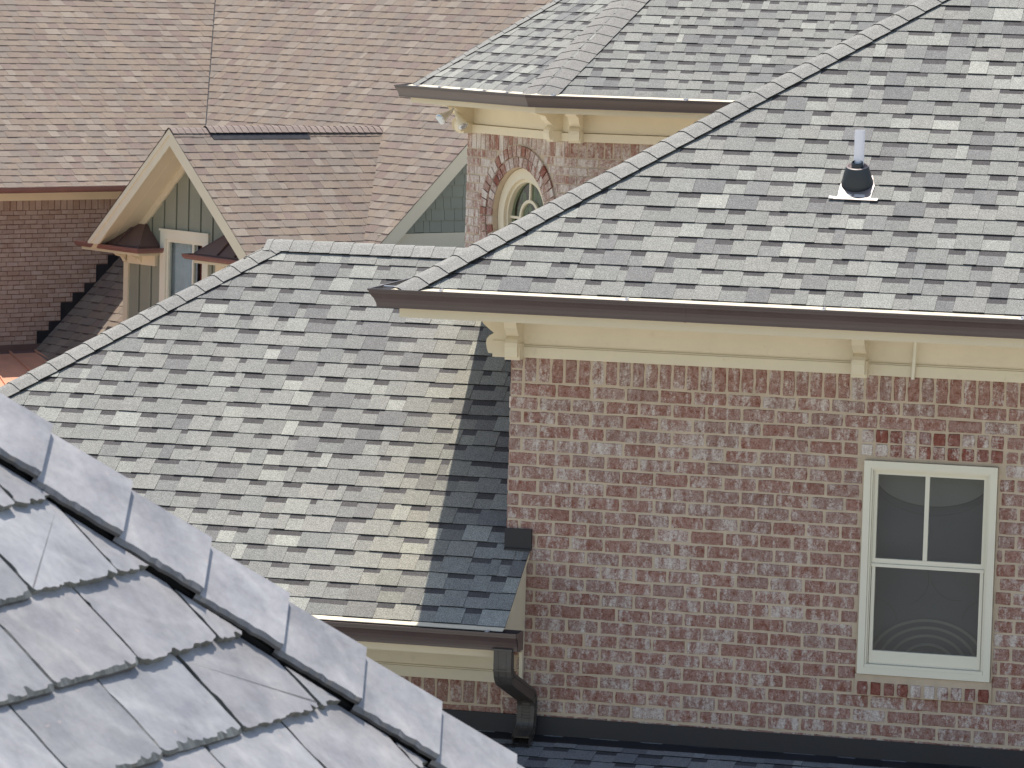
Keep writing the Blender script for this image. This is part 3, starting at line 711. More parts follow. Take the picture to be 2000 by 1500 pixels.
mb = MB(); bc = V3(VX - 0.004, VY, VZ)
prof = [(0.090, 0.000, 0), (0.094, 0.014, 0), (0.089, 0.028, 0), (0.080, 0.066, 0), (0.070, 0.098, 0), (0.067, 0.110, 1), (0.056, 0.113, 1), (0.046, 0.105, 1), (0.036, 0.104, 0), (0.034, 0.135, 0), (0.031, 0.138, 0)]
rings = []
for r, h, _ in prof:
    t = 0.45 * min(1, h / 0.11); ring_ = []
    for k in range(28):
        a = 2 * math.pi * k / 28
        low = bc + X3 * (r * math.cos(a)) + dB * (r * math.sin(a)) + nB * (h + 0.006)
        top = V3(VX + r * math.cos(a), VY + r * math.sin(a), VZ + 0.020 + h)
        ring_.append(low * (1 - t) + top * t)
    rings.append(ring_)
for i in range(len(rings) - 1):
    for k in range(28):
        l = (k + 1) % 28; mb.face([rings[i][k], rings[i][l], rings[i + 1][l], rings[i + 1][k]], prof[i][2])
mb.build('boot', ['rubber', 'rubber_rim'], VP, smooth=True)
mb = MB()
mb.prism([bc + X3 * a + dB * b + nB * 0.010 for a, b in ((-0.096, -0.150), (0.100, -0.150), (0.106, -0.02), (0.080, 0.08), (-0.075, 0.08), (-0.098, -0.02))], nB * 0.003, 0)
mb.prism([bc + X3 * a + dB * b + nB * 0.0095 for a, b in ((-0.146, -0.164), (0.142, -0.166), (0.146, -0.142), (-0.144, -0.138))], nB * 0.005, 0)
for a0, a1 in ((-0.060, -0.012), (-0.002, 0.066)):
    mb.prism([bc + X3 * a + dB * b + nB * 0.0135 for a, b in ((a0, -0.148), (a1, -0.146), (a1 - 0.004, -0.112), (a0 + 0.003, -0.112))], nB * 0.001, 1)
mb.prism([bc + X3 * a + dB * b + nB * 0.013 for a, b in ((-0.146, -0.163), (-0.118, -0.164), (-0.116, -0.142), (-0.144, -0.136))], nB * 0.004, 1)
mb.build('flashing', ['lead', 'white_label'], VP)

# ================================================================== CANTED-BAY HOUSE (C)
WC = V3(-2.766, 13.264, 0.0); CZ = 0.720
C_ = thing('bay_house', 'brick house with a canted corner bay, round window and grey hip roof', 'house', (1.0, 17.0, GZ))
u2 = V3(-1, 1, 0).normalized(); n2 = V3(-1, -1, 0).normalized()
WL = WC + u2 * 1.850            # left wall corner
S2 = math.tan(math.pi / 8)
WR = V3(0.62, -0.06, 0)
RC = 0.87; RZ = -0.055          # round window centre along u2 and in z
def rz_skip(a, b, z0, z1):
    zc = (z0 + z1) / 2; dz = abs(zc - RZ) - 0.03; R = 0.70
    if dz > R: return [(a, b)]
    hw = math.sqrt(max(0, R * R - max(0, dz) ** 2)); out = []
    if a < RC - hw: out.append((a, min(b, RC - hw)))
    if b > RC + hw: out.append((max(a, RC + hw), b))
    return out
def arch_clip_soldier(u, z0, z1):
    return z0
BRC = [((0.36, 0.240, 0.200), 5), ((0.335, 0.20, 0.160), 4), ((0.385, 0.28, 0.24), 5), ((0.30, 0.155, 0.12), 2)]
mb = MB()
OC = V3(WC.x, WC.y, 0)
courses(mb, OC, u2, n2, 0.0, 1.85, CZ - 0.162, 40, CH, 0.2035, 51, rz_skip, plain=True, pal=BRC, white=(0.02, 0.20))
rng = random.Random(9)
n = 22
for i in range(n):     # soldier course, cut over the window arch
    a, b = i * 1.85 / n + 0.006, (i + 1) * 1.85 / n - 0.006; c = (a + b) / 2
    zb = CZ - 0.150; d = abs(c - RC)
    if d < 0.70: zb = max(zb, RZ + math.sqrt(0.70 ** 2 - d * d) + 0.004)
    if CZ - 0.003 - zb > 0.02: brick(mb, OC, u2, n2, a, b, zb, CZ - 0.003, rng, BRC, (0.0, 0.16), plain=True)
courses(mb, OC, X3, Nf, 0.0, 6.0, CZ - 0.162, 30, CH, 0.2035, 52, None, plain=True, pal=BRC, white=(0.0, 0.18))
soldiers(mb, OC, X3, Nf, 0.0, 6.0, CZ - 0.150, CZ - 0.003, 0.0815, 53, plain=True, pal=BRC)
# two rings of rowlock bricks round the window
for (r0, r1, w_, sd) in ((0.487, 0.580, 0.080, 1), (0.592, 0.688, 0.080, 2)):
    nn = int(2 * math.pi * (r0 + r1) / 2 / w_); rng = random.Random(sd)
    for i in range(nn):
        a0 = 2 * math.pi * i / nn + 0.006 / r0; a1 = 2 * math.pi * (i + 1) / nn - 0.006 / r0
        col = (*pick(rng, RED if rng.random() < 0.28 else BRC), rng.uniform(-0.12, 0.26)); ou, oz = rng.uniform(0, 50), rng.uniform(0, 50)
        pr = 0.012 + (0.010 if sd == 2 else 0.0)
        P = [(r * math.cos(a), r * math.sin(a)) for r, a in ((r0, a0), (r1, a0), (r1, a1), (r0, a1))]
        Wp = lambda p, o: OC + u2 * (RC + p[0]) + Z3 * (RZ + p[1]) + n2 * o
        mb.face([Wp(p, pr) for p in P], 0, col, [(ou + p[0], oz + p[1]) for p in P])
        for k in range(4): mb.face([Wp(P[k], -0.01), Wp(P[(k + 1) % 4], -0.01), Wp(P[(k + 1) % 4], pr), Wp(P[k], pr)], 0, col, [(ou, oz)] * 4)
# mortar sheet with the round hole, and its deep reveal
nseg = 48
def W2(u, z, o=0.0): return OC + u2 * u + Z3 * z + n2 * o
for i in range(nseg):
    a0, a1 = 2 * math.pi * i / nseg, 2 * math.pi * (i + 1) / nseg
    def sq(a):
        c, s = math.cos(a), math.sin(a); k = 0.76 / max(abs(c), abs(s)); return (RC + k * c, RZ + k * s)
    p0, p1 = sq(a0), sq(a1); q0 = (RC + 0.484 * math.cos(a0), RZ + 0.484 * math.sin(a0)); q1 = (RC + 0.484 * math.cos(a1), RZ + 0.484 * math.sin(a1))
    mb.face([W2(*q0), W2(*p0), W2(*p1), W2(*q1)], 1); mb.face([W2(*q0), W2(*q1), W2(*q1, -0.22), W2(*q0, -0.22)], 1)
for (a, b, c, d) in ((0, RC - 0.76, -8.9, CZ), (RC + 0.76, 1.85, -8.9, CZ), (RC - 0.76, RC + 0.76, -8.9, RZ - 0.76), (RC - 0.76, RC + 0.76, RZ + 0.76, CZ)):
    mb.face([W2(a, c), W2(b, c), W2(b, d), W2(a, d)], 1)
mb.face([OC + Z3 * -8.9, OC + X3 * 6 + Z3 * -8.9, OC + X3 * 6 + Z3 * CZ, OC + Z3 * CZ], 1)
mb.build('wall', ['brick', 'mortar'], C_)
mb = MB(); WLg = V3(WL.x, WL.y, 0)
courses(mb, WLg, Y3, V3(-1, 0, 0), 0, 5.0, CZ - 0.162, 26, CH, 0.2035, 54, None, plain=True, pal=BRC)
mb.face([WLg + Z3 * -8.9, WLg + Y3 * 6 + Z3 * -8.9, WLg + Y3 * 6 + Z3 * CZ, WLg + Z3 * CZ], 1)
mb.prism([WLg + V3(0.24, 0.30, -8.9), OC + V3(0.1, 0.30, -8.9), OC + V3(5.9, 0.30, -8.9), OC + V3(5.9, 7, -8.9), WLg + V3(0.24, 5.7, -8.9)], (0, 0, 8.9 + CZ + 0.2), 1)
mb.build('side_wall', ['brick', 'mortar'], C_)
# round window
rw = MB()
def annulus(mb, r0, r1, o0, o1, mi=0, n=48, cu=RC, cz=RZ):
    for i in range(n):
        a0, a1 = 2 * math.pi * i / n, 2 * math.pi * (i + 1) / n
        P = lambda r, a, o: W2(cu + r * math.cos(a), cz + r * math.sin(a), o)
        mb.face([P(r0, a0, o1), P(r1, a0, o1), P(r1, a1, o1), P(r0, a1, o1)], mi)
        mb.face([P(r1, a0, o0), P(r1, a1, o0), P(r1, a1, o1), P(r1, a0, o1)], mi); mb.face([P(r0, a0, o0), P(r0, a1, o0), P(r0, a1, o1), P(r0, a0, o1)], mi)
annulus(rw, 0.375, 0.478, -0.16, -0.055)
RW = rw.build('window', 'cream', C_, label='round cream window set in two rings of brick')
mb = MB(); annulus(mb, 0.345, 0.374, -0.16, -0.085); mb.build('frame', 'cream', RW)
mb = MB(); annulus(mb, 0.150, 0.180, -0.150, -0.110, n=32)
for a in (0, 90, 180, 270):
    t = math.radians(a); d = u2 * math.cos(t) + Z3 * math.sin(t); s = u2 * -math.sin(t) + Z3 * math.cos(t)
    mb.box(W2(RC, RZ, -0.148), d, s, n2, (0.176, 0.350), (-0.012, 0.012), (0, 0.036), 0)
mb.build('muntin', 'cream', RW)
mb = MB(); mb.face([W2(RC + 0.36 * math.cos(2 * math.pi * k / 40), RZ + 0.36 * math.sin(2 * math.pi * k / 40), -0.130) for k in range(40)], 0); mb.build('pane', 'glass_round', RW)
mb = MB(); mb.face([W2(RC + 0.47 * math.cos(2 * math.pi * k / 40), RZ + 0.47 * math.sin(2 * math.pi * k / 40), -0.215) for k in range(40)], 0)
rng = random.Random(4)
for i in range(60):  # green flecks stand in for trees reflected in the pane
    a = rng.uniform(-0.36, 0.36); z = rng.uniform(-0.4, 0.30); s = rng.uniform(0.03, 0.09); t = rng.uniform(0, 3)
    mb.face([W2(RC + a + s * math.cos(t + q) * (1 if k % 2 else 0.5), RZ + z + s * math.sin(t + q), -0.20 + 0.0002 * i) for k, q in enumerate((0, 1.2, 2.6, 3.9, 5.2))], 1)
mb.build('house_plant', ['room', 'plant'], RW)
# eave parts; corner points offset outward by d
def ceave(d, z):
    A = WC + V3(-S2 * d, -d, 0)                     # front / bay corner
    B = WL + (n2 * d) + u2 * (S2 * d)               # bay / side corner
    return [V3(B.x, B.y + 8.0, z), V3(B.x, B.y, z), V3(A.x, A.y, z), V3(7.0, A.y, z)]
mb = MB(); sweep(mb, [(0.0, 0.0), (0.0, 0.12), (0.025, 0.12), (0.025, 0.0)], ceave(0.492, 0.985), 0); mb.build('fascia', 'cream', C_)
mb = MB(); E = ceave(0.495, 0.990); I = ceave(-0.2, 0.990)
for i in range(3): mb.prism([E[i], E[i + 1], I[i + 1], I[i]], (0, 0, 0.012), 0)
mb.build('soffit', 'cream', C_)
mb = MB(); sweep(mb, [(0, 0.082), (0, 0.272), (0.022, 0.272), (0.022, 0.082)], ceave(0.0, CZ), 0); sweep(mb, [(0, -0.002), (0, 0.080), (0.042, 0.074), (0.042, -0.002)], ceave(0.0, CZ), 0)
mb.build('frieze', 'cream', C_)
mb = MB(); sweep(mb, OGEE, ceave(0.518, 1.150), 0); GC = mb.build('gutter', 'gutter', C_, label='bronze gutter bent round the canted bay')
EC = ceave(0.50, 1.150)
for (P0, P1, n) in ((EC[1], EC[2], 5), (EC[2], EC[3], 8)):
    d = (P1 - P0); L_ = d.length; d.normalize(); nn = V3(d.y, -d.x, 0)
    for k in range(n):
        c = P0 + d * (0.15 + k * (L_ - 0.2) / n); mb = MB(); mb.box(c, d, nn, Z3, (0, 0.03), (0.0, 0.165), (-0.008, 0.001), 0)
        mb.box(c, d, nn, Z3, (-0.006, 0.036), (-0.02, 0.05), (0.002, 0.012), 0); mb.build('strap', 'galv', GC)
# brackets of the bay
bracket(C_, WC + V3(0.02, -0.02, CZ), (0, -1, 0), (1, 0, 0), 0.10, 1.05, 'cream')
bracket(C_, WC + n2 * 0.02 + u2 * 0.10 + V3(0, 0, CZ), n2, u2, 0.10, 1.05, 'cream')
bracket(C_, WL + n2 * 0.02 + u2 * -0.13 + V3(0, 0, CZ), n2, u2, 0.10, 1.05, 'cream')
bracket(C_, WL + V3(-0.02, 0.03, CZ), (-1, 0, 0), (0, 1, 0), 0.10, 1.05, 'cream')
# roof of the bay house
mb = MB(); sweep(mb, [(0.0, 0.004), (0.052, -0.010), (0.052, -0.014), (0.0, 0.0)], ceave(0.500, 1.158), 0); mb.build('drip_edge', 'cream', C_)
mb = MB(); EO = 0.505
Ef = ceave(EO, 0.0); A_ = Ef[2]; B_ = Ef[1]; CE = 1.158
rise = 4.2; vC = rise / CS
h1 = V3(math.tan(math.pi / 8), 1, 0)          # plan of the hip between front and bay faces
# front face
Of = V3(A_.x, A_.y, CE)
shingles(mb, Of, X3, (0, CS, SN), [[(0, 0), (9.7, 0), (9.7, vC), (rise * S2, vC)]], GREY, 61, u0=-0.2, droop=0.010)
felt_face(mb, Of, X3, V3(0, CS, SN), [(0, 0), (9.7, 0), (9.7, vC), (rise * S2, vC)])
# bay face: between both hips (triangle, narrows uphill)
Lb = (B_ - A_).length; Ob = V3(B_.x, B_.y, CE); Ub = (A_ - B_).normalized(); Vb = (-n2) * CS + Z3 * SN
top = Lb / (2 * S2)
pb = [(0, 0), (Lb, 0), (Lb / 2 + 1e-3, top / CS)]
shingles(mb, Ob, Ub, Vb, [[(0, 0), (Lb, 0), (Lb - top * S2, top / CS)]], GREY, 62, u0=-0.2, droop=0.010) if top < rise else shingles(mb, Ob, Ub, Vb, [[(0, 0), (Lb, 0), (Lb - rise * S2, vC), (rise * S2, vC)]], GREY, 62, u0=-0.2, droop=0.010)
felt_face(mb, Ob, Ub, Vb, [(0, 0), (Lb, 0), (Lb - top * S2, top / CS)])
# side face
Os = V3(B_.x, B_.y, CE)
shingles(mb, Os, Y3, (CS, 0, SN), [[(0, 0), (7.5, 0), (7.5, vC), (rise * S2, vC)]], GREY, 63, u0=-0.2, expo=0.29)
felt_face(mb, Os, Y3, V3(CS, 0, SN), [(0, 0), (7.5, 0), (7.5, vC), (rise * S2, vC)])
RCo = mb.build('roof', ['shingle', 'felt'], C_)
dn_f = V3(0, -1, -T); dn_b = n2 - Z3 * T; dn_s = V3(-1, 0, -T)
hA = V3(S2, 1, T); hB_ = (-n2 - Ub * 0) + Ub * S2 + Z3 * T
mb = MB(); caps(mb, Of + V3(0, 0, -0.012), Of + hA * rise, dn_f, dn_b, 71, wid=0.20, expo=0.15, lift=0.005, th=0.002, b0=0.017, col=(0.235, 0.225, 0.208), var=0.03); mb.build('hip_cap', 'shingle', RCo)
mb = MB(); caps(mb, Ob + V3(0, 0, -0.012), Ob + hB_ * min(rise, top), dn_b, dn_s, 72, wid=0.13, lift=0.005, b0=0.014); mb.build('hip_cap', 'shingle', RCo)

# ---- floodlight under the bay eave
FLp = WL + n2 * 0.20 + u2 * -0.07 + V3(0, 0, 0.985)
FLt = thing('floodlight', 'twin-head security floodlight under the left corner of the bay eave', 'floodlight', FLp)
mb = MB(); mb.tube([FLp + V3(0, 0, 0.004), FLp + V3(0, 0, -0.02), FLp + V3(0, 0, -0.035)], [0.055, 0.055, 0.03], 16); mb.build('base', 'cream', FLt, smooth=True)
def head(d, mat):
    a = FLp + V3(0, 0, -0.03); d = Vector(d).normalized(); k = a + d * 0.05 + V3(0, 0, -0.02)
    mb = MB(); mb.tube([a, k], 0.012, 8); mb.tube([k, k + d * 0.03, k + d * 0.06, k + d * 0.13, k + d * 0.155], [0.018, 0.024, 0.027, 0.052, 0.054], 18, caps=False)
    mb.tube([k + d * 0.155, k + d * 0.16], 0.056, 18); h = mb.build('lamp_head', mat, FLt, smooth=True)
    mb = MB(); mb.tube([k + d * 0.1605, k + d * 0.172, k + d * 0.178], [0.051, 0.040, 0.012], 18); mb.build('lens', 'lamp_glass', h, smooth=True)
head((-0.45, -0.75, -0.45), 'galv'); head((0.45, -0.35, -0.62), 'window_paint')

# ================================================================== BROWN-ROOFED HOUSE (D), turned 54 degrees
bt = math.radians(54)
DA = V3(math.cos(bt), math.sin(bt), 0); DB = V3(-math.sin(bt), math.cos(bt), 0)
def D3(a, b, z): return DA * a + DB * b + Z3 * z
D_ = thing('brown_roof_house', 'house with brown shingle roofs, brown brick wall and a sage green gable dormer', 'house', D3(20, 31, GZ))
# planes: right roof rises along +a, left roof rises along +b
RT = 0.906; LT = 0.70; rcs, rsn = math.cos(math.atan(RT)), math.sin(math.atan(RT)); lcs, lsn = math.cos(math.atan(LT)), math.sin(math.atan(LT))
A0, ZA0 = 16.6, -3.320 + RT * (16.6 - 17.748)
A1 = 25.2; vR = (A1 - A0) / rcs
mb = MB()
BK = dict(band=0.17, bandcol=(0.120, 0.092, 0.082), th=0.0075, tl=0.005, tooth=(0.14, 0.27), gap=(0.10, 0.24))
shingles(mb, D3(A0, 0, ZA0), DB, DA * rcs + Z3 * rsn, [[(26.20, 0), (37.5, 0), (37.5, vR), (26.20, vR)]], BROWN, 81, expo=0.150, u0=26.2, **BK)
felt_face(mb, D3(A0, 0, ZA0), DB, DA * rcs + Z3 * rsn, [(26.2, 0), (37.5, 0), (37.5, vR), (26.2, vR)])
zr = ZA0 + RT * (A1 - A0)
mb.face([D3(A1, 26.2, zr), D3(A1, 37.5, zr), D3(A1 + 8, 37.5, zr - 7), D3(A1 + 8, 26.2, zr - 7)], 0, (0.22, 0.17, 0.15))
RD1 = mb.build('roof', ['shingle_far', 'felt'], D_, label='brown roof slope behind and to the right of the dormer')
mb = MB(); b0, zb0 = 31.24, -1.062; vL = (37.2 - b0) / lcs
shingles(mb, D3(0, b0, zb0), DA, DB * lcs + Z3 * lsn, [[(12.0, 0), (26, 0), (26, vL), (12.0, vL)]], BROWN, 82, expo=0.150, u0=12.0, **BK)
felt_face(mb, D3(0, b0, zb0), DA, DB * lcs + Z3 * lsn, [(12.0, 0), (26, 0), (26, vL), (12.0, vL)])
zl = zb0 + LT * (37.2 - b0); mb.face([D3(12, 37.2, zl), D3(26, 37.2, zl), D3(26, 44, zl - 5), D3(12, 44, zl - 5)], 0, (0.22, 0.17, 0.15))
mb.build('roof', ['shingle_far', 'felt'], D_, label='brown roof slope over the brown brick wall on the left')
# valley line strip
mb = MB()
P0 = D3(A0 + ((zb0 + LT * 0.6) - ZA0) / RT, b0 + 0.6, zb0 + LT * 0.6); P1 = D3(A0 + ((zb0 + LT * 5.0) - ZA0) / RT, b0 + 5.0, zb0 + LT * 5.0)
d = (P1 - P0).normalized(); s = d.cross(Z3).normalized()
mb.prism([P0 - s * 0.009 + Z3 * 0.008, P0 + s * 0.009 + Z3 * 0.008, P1 + s * 0.009 + Z3 * 0.008, P1 - s * 0.009 + Z3 * 0.008], (0, 0, 0.004), 0)
mb.build('valley', 'felt', RD1)
# brown brick wall, plane b = 31.647, facing -b
BWb = 31.647; OD = D3(0, BWb, 0); nD = -DB
mb = MB()
courses(mb, OD, DA, nD, 12.2, 20.2, -1.412, 44, 0.0678, 0.205, 91, None, plain=True, pal=BRD, white=(0.02, 0.15), joint=0.011, proud=0.003)
soldiers(mb, OD, DA, nD, 12.2, 20.2, -1.405, -1.262, 0.0678 * 1.62, 92, plain=True, pal=BRD, white=(-0.02, 0.10), proud=0.003)
mb.face([D3(12.2, BWb + 0.0015, -8.9), D3(20.4, BWb + 0.0015, -8.9), D3(20.4, BWb + 0.0015, -1.2), D3(12.2, BWb + 0.0015, -1.2)], 1)
mb.prism([D3(12.2, BWb + 0.003, -8.9), D3(26, BWb + 0.003, -8.9), D3(26, BWb + 6, -8.9), D3(12.2, BWb + 6, -8.9)], (0, 0, 7.7), 1)
mb.build('wall', ['brick_far', 'mortar_far'], D_, label='brown brick wall with stepped flashing')
mb = MB(); mb.box(V3(0, 0, 0), DA, DB, Z3, (12.1, 20.6), (BWb - 0.030, BWb), (-1.262, -1.10), 0); mb.build('frieze', 'cream', D_)
mb = MB(); mb.box(V3(0, 0, 0), DA, DB, Z3, (12.1, 20.9), (31.262, 31.285), (-1.150, -1.03), 0); mb.build('fascia', 'cream', D_)
mb = MB(); mb.box(V3(0, 0, 0), DA, DB, Z3, (12.1, 20.9), (31.286, BWb), (-1.150, -1.138), 0); mb.build('soffit', 'cream', D_)
HALF = [(0, 0), (0, -0.03), (0.015, -0.055), (0.045, -0.075), (0.08, -0.078), (0.112, -0.062), (0.130, -0.035), (0.136, 0.0), (0.142, 0.003), (0.142, 0.009), (0.134, 0.009), (0.128, -0.030), (0.108, -0.056), (0.08, -0.070), (0.046, -0.068), (0.02, -0.050), (0.005, 0.0)]
mb = MB(); sweep(mb, HALF, [D3(12.0, 31.262, -1.052), D3(20.9, 31.262, -1.040)], 0); mb.build('gutter', 'copper_gutter', D_, label='reddish brown gutter over the brown brick wall')
# stepped flashing against the brick, along the right roof slope
mb = MB(); step = 0.205; a = 16.6
while a < 20.0:
    z = ZA0 + RT * (a - A0); zt = math.floor((z + 0.30 + 1.412) / 0.1356) * 0.1356 - 1.412
    mb.prism([D3(a, BWb - 0.007, z - 0.03), D3(a + step * 1.02, BWb - 0.007, z - 0.03 + RT * step), D3(a + step * 1.02, BWb - 0.007, zt), D3(a, BWb - 0.007, zt)], DB * -0.003, 0)
    a += step
mb.build('flashing', 'black_metal', D_)
mb = MB(); mb.box(V3(0, 0, 0), DA, DB, Z3, (12.2, 17.72), (BWb - 0.02, BWb - 0.004), (-3.47, -3.36), 0)
mb.prism([D3(12.2, BWb - 0.01, -3.45), D3(17.66, BWb - 0.01, -3.45), D3(17.60, BWb - 0.13, -3.51), D3(12.2, BWb - 0.13, -3.51)], (0, 0, -0.004), 0)
mb.build('flashing', 'brown_metal', D_)
# copper standing seam roof below the brick wall
mb = MB(); cz0 = -3.47; CT = 0.17
def cp(a, b, o=0.0): return D3(a, b, cz0 - CT * (BWb - b) + o)
mb.prism([cp(12.2, BWb - 0.01), cp(18.3, BWb - 0.01), cp(18.3, 28.6), cp(12.2, 28.6)], (0, 0, -0.02), 0)
a = 17.59 - 0.44 * 11
while a < 18.1:
    sk = min(0.42, max(0.12, 0.30 + (17.15 - a) * 0.35)) * 3.0
    mb.prism([cp(a - 0.012, BWb - 0.02), cp(a + 0.012, BWb - 0.02), cp(a + 0.012 - sk, 28.62), cp(a - 0.012 - sk, 28.62)], (0, 0, 0.030), 0); a += 0.44
mb.build('copper_roof', 'copper', D_, label='copper standing seam roof at the far left, half in shadow')
# ---- dormer
AF = 17.577; BC = 28.32; ZP = -0.053; DT = 0.87; dcs, dsn = math.cos(math.atan(DT)), math.sin(math.atan(DT)); HWd = 1.95
vD = HWd / dcs; mb = MB()
OR = D3(0, BC - HWd, ZP - DT * HWd)
shingles(mb, OR, DA, DB * dcs + Z3 * dsn, [[(AF - 0.02, 0), (AF + 3.80, vD), (AF - 0.02, vD)], [(AF - 0.02, 0), (AF + 2.1, 0), (AF + 3.80, vD)]], BROWN, 84, expo=0.150, u0=AF - 0.1, **BK)
felt_face(mb, OR, DA, DB * dcs + Z3 * dsn, [(AF, 0), (AF + 2.1, 0), (AF + 3.78, vD), (AF, vD)])
OL = D3(0, BC + HWd, ZP - DT * HWd)
shingles(mb, OL, DA, -DB * dcs + Z3 * dsn, [[(AF - 0.02, 0), (AF + 2.1, 0), (AF + 3.8, vD), (AF - 0.02, vD)]], BROWN, 85, expo=0.150, u0=AF - 0.1, **BK)
felt_face(mb, OL, DA, -DB * dcs + Z3 * dsn, [(AF, 0), (AF + 2.1, 0), (AF + 3.78, vD), (AF, vD)])
DR = mb.build('dormer_roof', ['shingle_far', 'felt'], D_)
mb = MB(); rp = D3(AF - 0.02, BC, ZP + 0.004); 
caps(mb, rp + Z3 * 0.0, rp + DA * 0.62, -DB - Z3 * DT, DB - Z3 * DT, 86, col=(0.27, 0.215, 0.19), expo=0.11, wid=0.13, ln=0.15)
caps(mb, rp + DA * 0.62 + Z3 * 0.022, rp + DA * 2.35 + Z3 * 0.024, -DB - Z3 * DT, DB - Z3 * DT, 87, col=(0.27, 0.215, 0.19), expo=0.115, wid=0.15, ln=0.16, lift=0.008)
caps(mb, rp + DA * 2.33 + Z3 * 0.01, rp + DA * 3.78 + Z3 * 0.004, -DB - Z3 * DT, DB - Z3 * DT, 88, col=(0.27, 0.215, 0.19), expo=0.115, wid=0.14, ln=0.16, lift=0.012)
mb.build('ridge_cap', 'shingle_far', DR)
mb = MB()     # dark ridge vent body under the raised caps
mb.prism([rp + DA * 0.64 + DB * s * 0.19 + Z3 * (-0.19 * DT + 0.012) for s in (-1,)] + [rp + DA * 0.64 + Z3 * 0.020] + [rp + DA * 0.64 + DB * 0.19 + Z3 * (-0.19 * DT + 0.012)], DA * 1.70, 0)
mb.build('ridge_vent', 'black_metal', DR)
# rake boards and sloping soffits
def rake(s, mb, a0, a1, off0, off1, bo=0.0):
    """board along one gable slope; off = vertical drop below the roof surface"""
    e = HWd + bo
    zc = -1.790; ei = min(e, (-zc + ZP - off1) / DT)
    P = [D3(a0, BC, ZP - off0), D3(a0, BC + s * e, ZP - off0 - DT * e)] + ([D3(a0, BC + s * e, zc)] if zc < ZP - off0 - DT * e - 0.002 else []) + [D3(a0, BC + s * ei, ZP - off1 - DT * ei), D3(a0, BC, ZP - off1)]
    mb.prism(P, DA * (a1 - a0), 0)
for s in (1, -1):
    mb = MB(); rake(s, mb, AF, AF + 0.030, 0.012, 0.245); rake(s, mb, AF - 0.016, AF - 0.0005, 0.010, 0.095); mb.build('rake_board', 'cream', D_)
    mb = MB(); rake(s, mb, AF + 0.031, AF + 0.598, 0.120, 0.132, 0.0)
    rake(s, mb, AF + 0.560, AF + 0.598, 0.133, 0.260, -0.1); rake(s, mb, AF + 0.30, AF + 0.315, 0.133, 0.140, -0.1); mb.build('soffit', 'cream', D_)
# gable wall
AW = AF + 0.600; HB = 1.880; wl0, wl1 = 28.155, 29.290; wz1 = -1.545; wz0 = -3.05
def gz(b): return ZP - 0.14 - DT * abs(b - BC)
mb = MB()
def gpoly(bs, zlow): return [D3(AW, b, gz(b)) for b in bs] + [D3(AW, bs[-1], zlow), D3(AW, bs[0], zlow)]
for (x0, x1, zl) in ((BC - HB, wl0, -6), (wl1, BC + HB, -6)): mb.prism([D3(AW, x0, gz(x0)), D3(AW, x1, gz(x1)), D3(AW, x1, zl), D3(AW, x0, zl)], DA * 0.12, 0)
mb.prism([D3(AW, wl0, gz(wl0)), D3(AW, BC, gz(BC)), D3(AW, wl1, gz(wl1)), D3(AW, wl1, wz1), D3(AW, wl0, wz1)], DA * 0.12, 0)
mb.prism([D3(AW, wl0, wz0), D3(AW, wl1, wz0), D3(AW, wl1, -6), D3(AW, wl0, -6)], DA * 0.12, 0)
b = BC - HB + 0.18
while b < BC + HB - 0.1:
    zt = gz(b) - 0.02
    segs = [(zt, -6)] if not (wl0 - 0.02 < b < wl1 + 0.02) else [(zt, wz1 + 0.02), (wz0 - 0.02, -6)]
    for (za, zb_) in segs:
        mb.box(V3(0, 0, 0), DA, DB, Z3, (AW - 0.018, AW), (b - 0.022, b + 0.022), (zb_, za), 0)
        mb.box(V3(0, 0, 0), DA, DB, Z3, (AW - 0.004, AW), (b - 0.034, b - 0.0225), (zb_, za), 1)
    b += 0.295
mb.box(V3(0, 0, 0), DA, DB, Z3, (AW + 0.12, AW + 2.4), (BC + HB - 0.10, BC + HB), (-6, -1.95), 0)
mb.box(V3(0, 0, 0), DA, DB, Z3, (AW + 0.12, AW + 2.4), (BC - HB, BC - HB + 0.10), (-6, -1.95), 0)
mb.build('dormer_wall', ['sage', 'sage_dark'], D_)
for b in (BC + HB - 0.10, BC - HB):
    mb = MB(); mb.box(V3(0, 0, 0), DA, DB, Z3, (AW - 0.028, AW + 0.0), (b, b + 0.11), (-6, -1.85), 0); mb.build('corner_board', 'cream', D_)
# dormer window
def rim(mb, b0_, b1_, z0_, z1_, wd, a0, a1, mi=0):
    for q in (((b0_, b0_ + wd), (z0_, z1_)), ((b1_ - wd, b1_), (z0_, z1_)), ((b0_ + wd, b1_ - wd), (z1_ - wd, z1_)), ((b0_ + wd, b1_ - wd), (z0_, z0_ + wd))):
        mb.box(V3(0, 0, 0), DA, DB, Z3, (a0, a1), q[0], q[1], mi)
mb = MB(); rim(mb, wl0 - 0.015, wl1 + 0.015, wz0, wz1 + 0.01, 0.135, AW - 0.035, AW + 0.03); mb.box(V3(0, 0, 0), DA, DB, Z3, (AW - 0.05, AW - 0.0355), (wl0 - 0.03, wl1 + 0.03), (wz1 - 0.01, wz1 + 0.02), 0)
DW = mb.build('window', 'window_paint', D_)
mb = MB(); rim(mb, wl0 + 0.122, wl1 - 0.122, wz0 + 0.12, wz1 - 0.128, 0.035, AW - 0.01, AW + 0.05)
mb.box(V3(0, 0, 0), DA, DB, Z3, (AW + 0.0, AW + 0.05), (28.53, 28.565), (wz0 + 0.155, wz1 - 0.163), 0); mb.build('frame', 'window_paint', DW)
mb = MB(); mb.face([D3(AW + 0.02, wl0 + 0.13, wz0 + 0.13), D3(AW + 0.02, wl1 - 0.13, wz0 + 0.13), D3(AW + 0.02, wl1 - 0.13, wz1 - 0.14), D3(AW + 0.02, wl0 + 0.13, wz1 - 0.14)], 0); mb.build('pane', 'glass', DW)
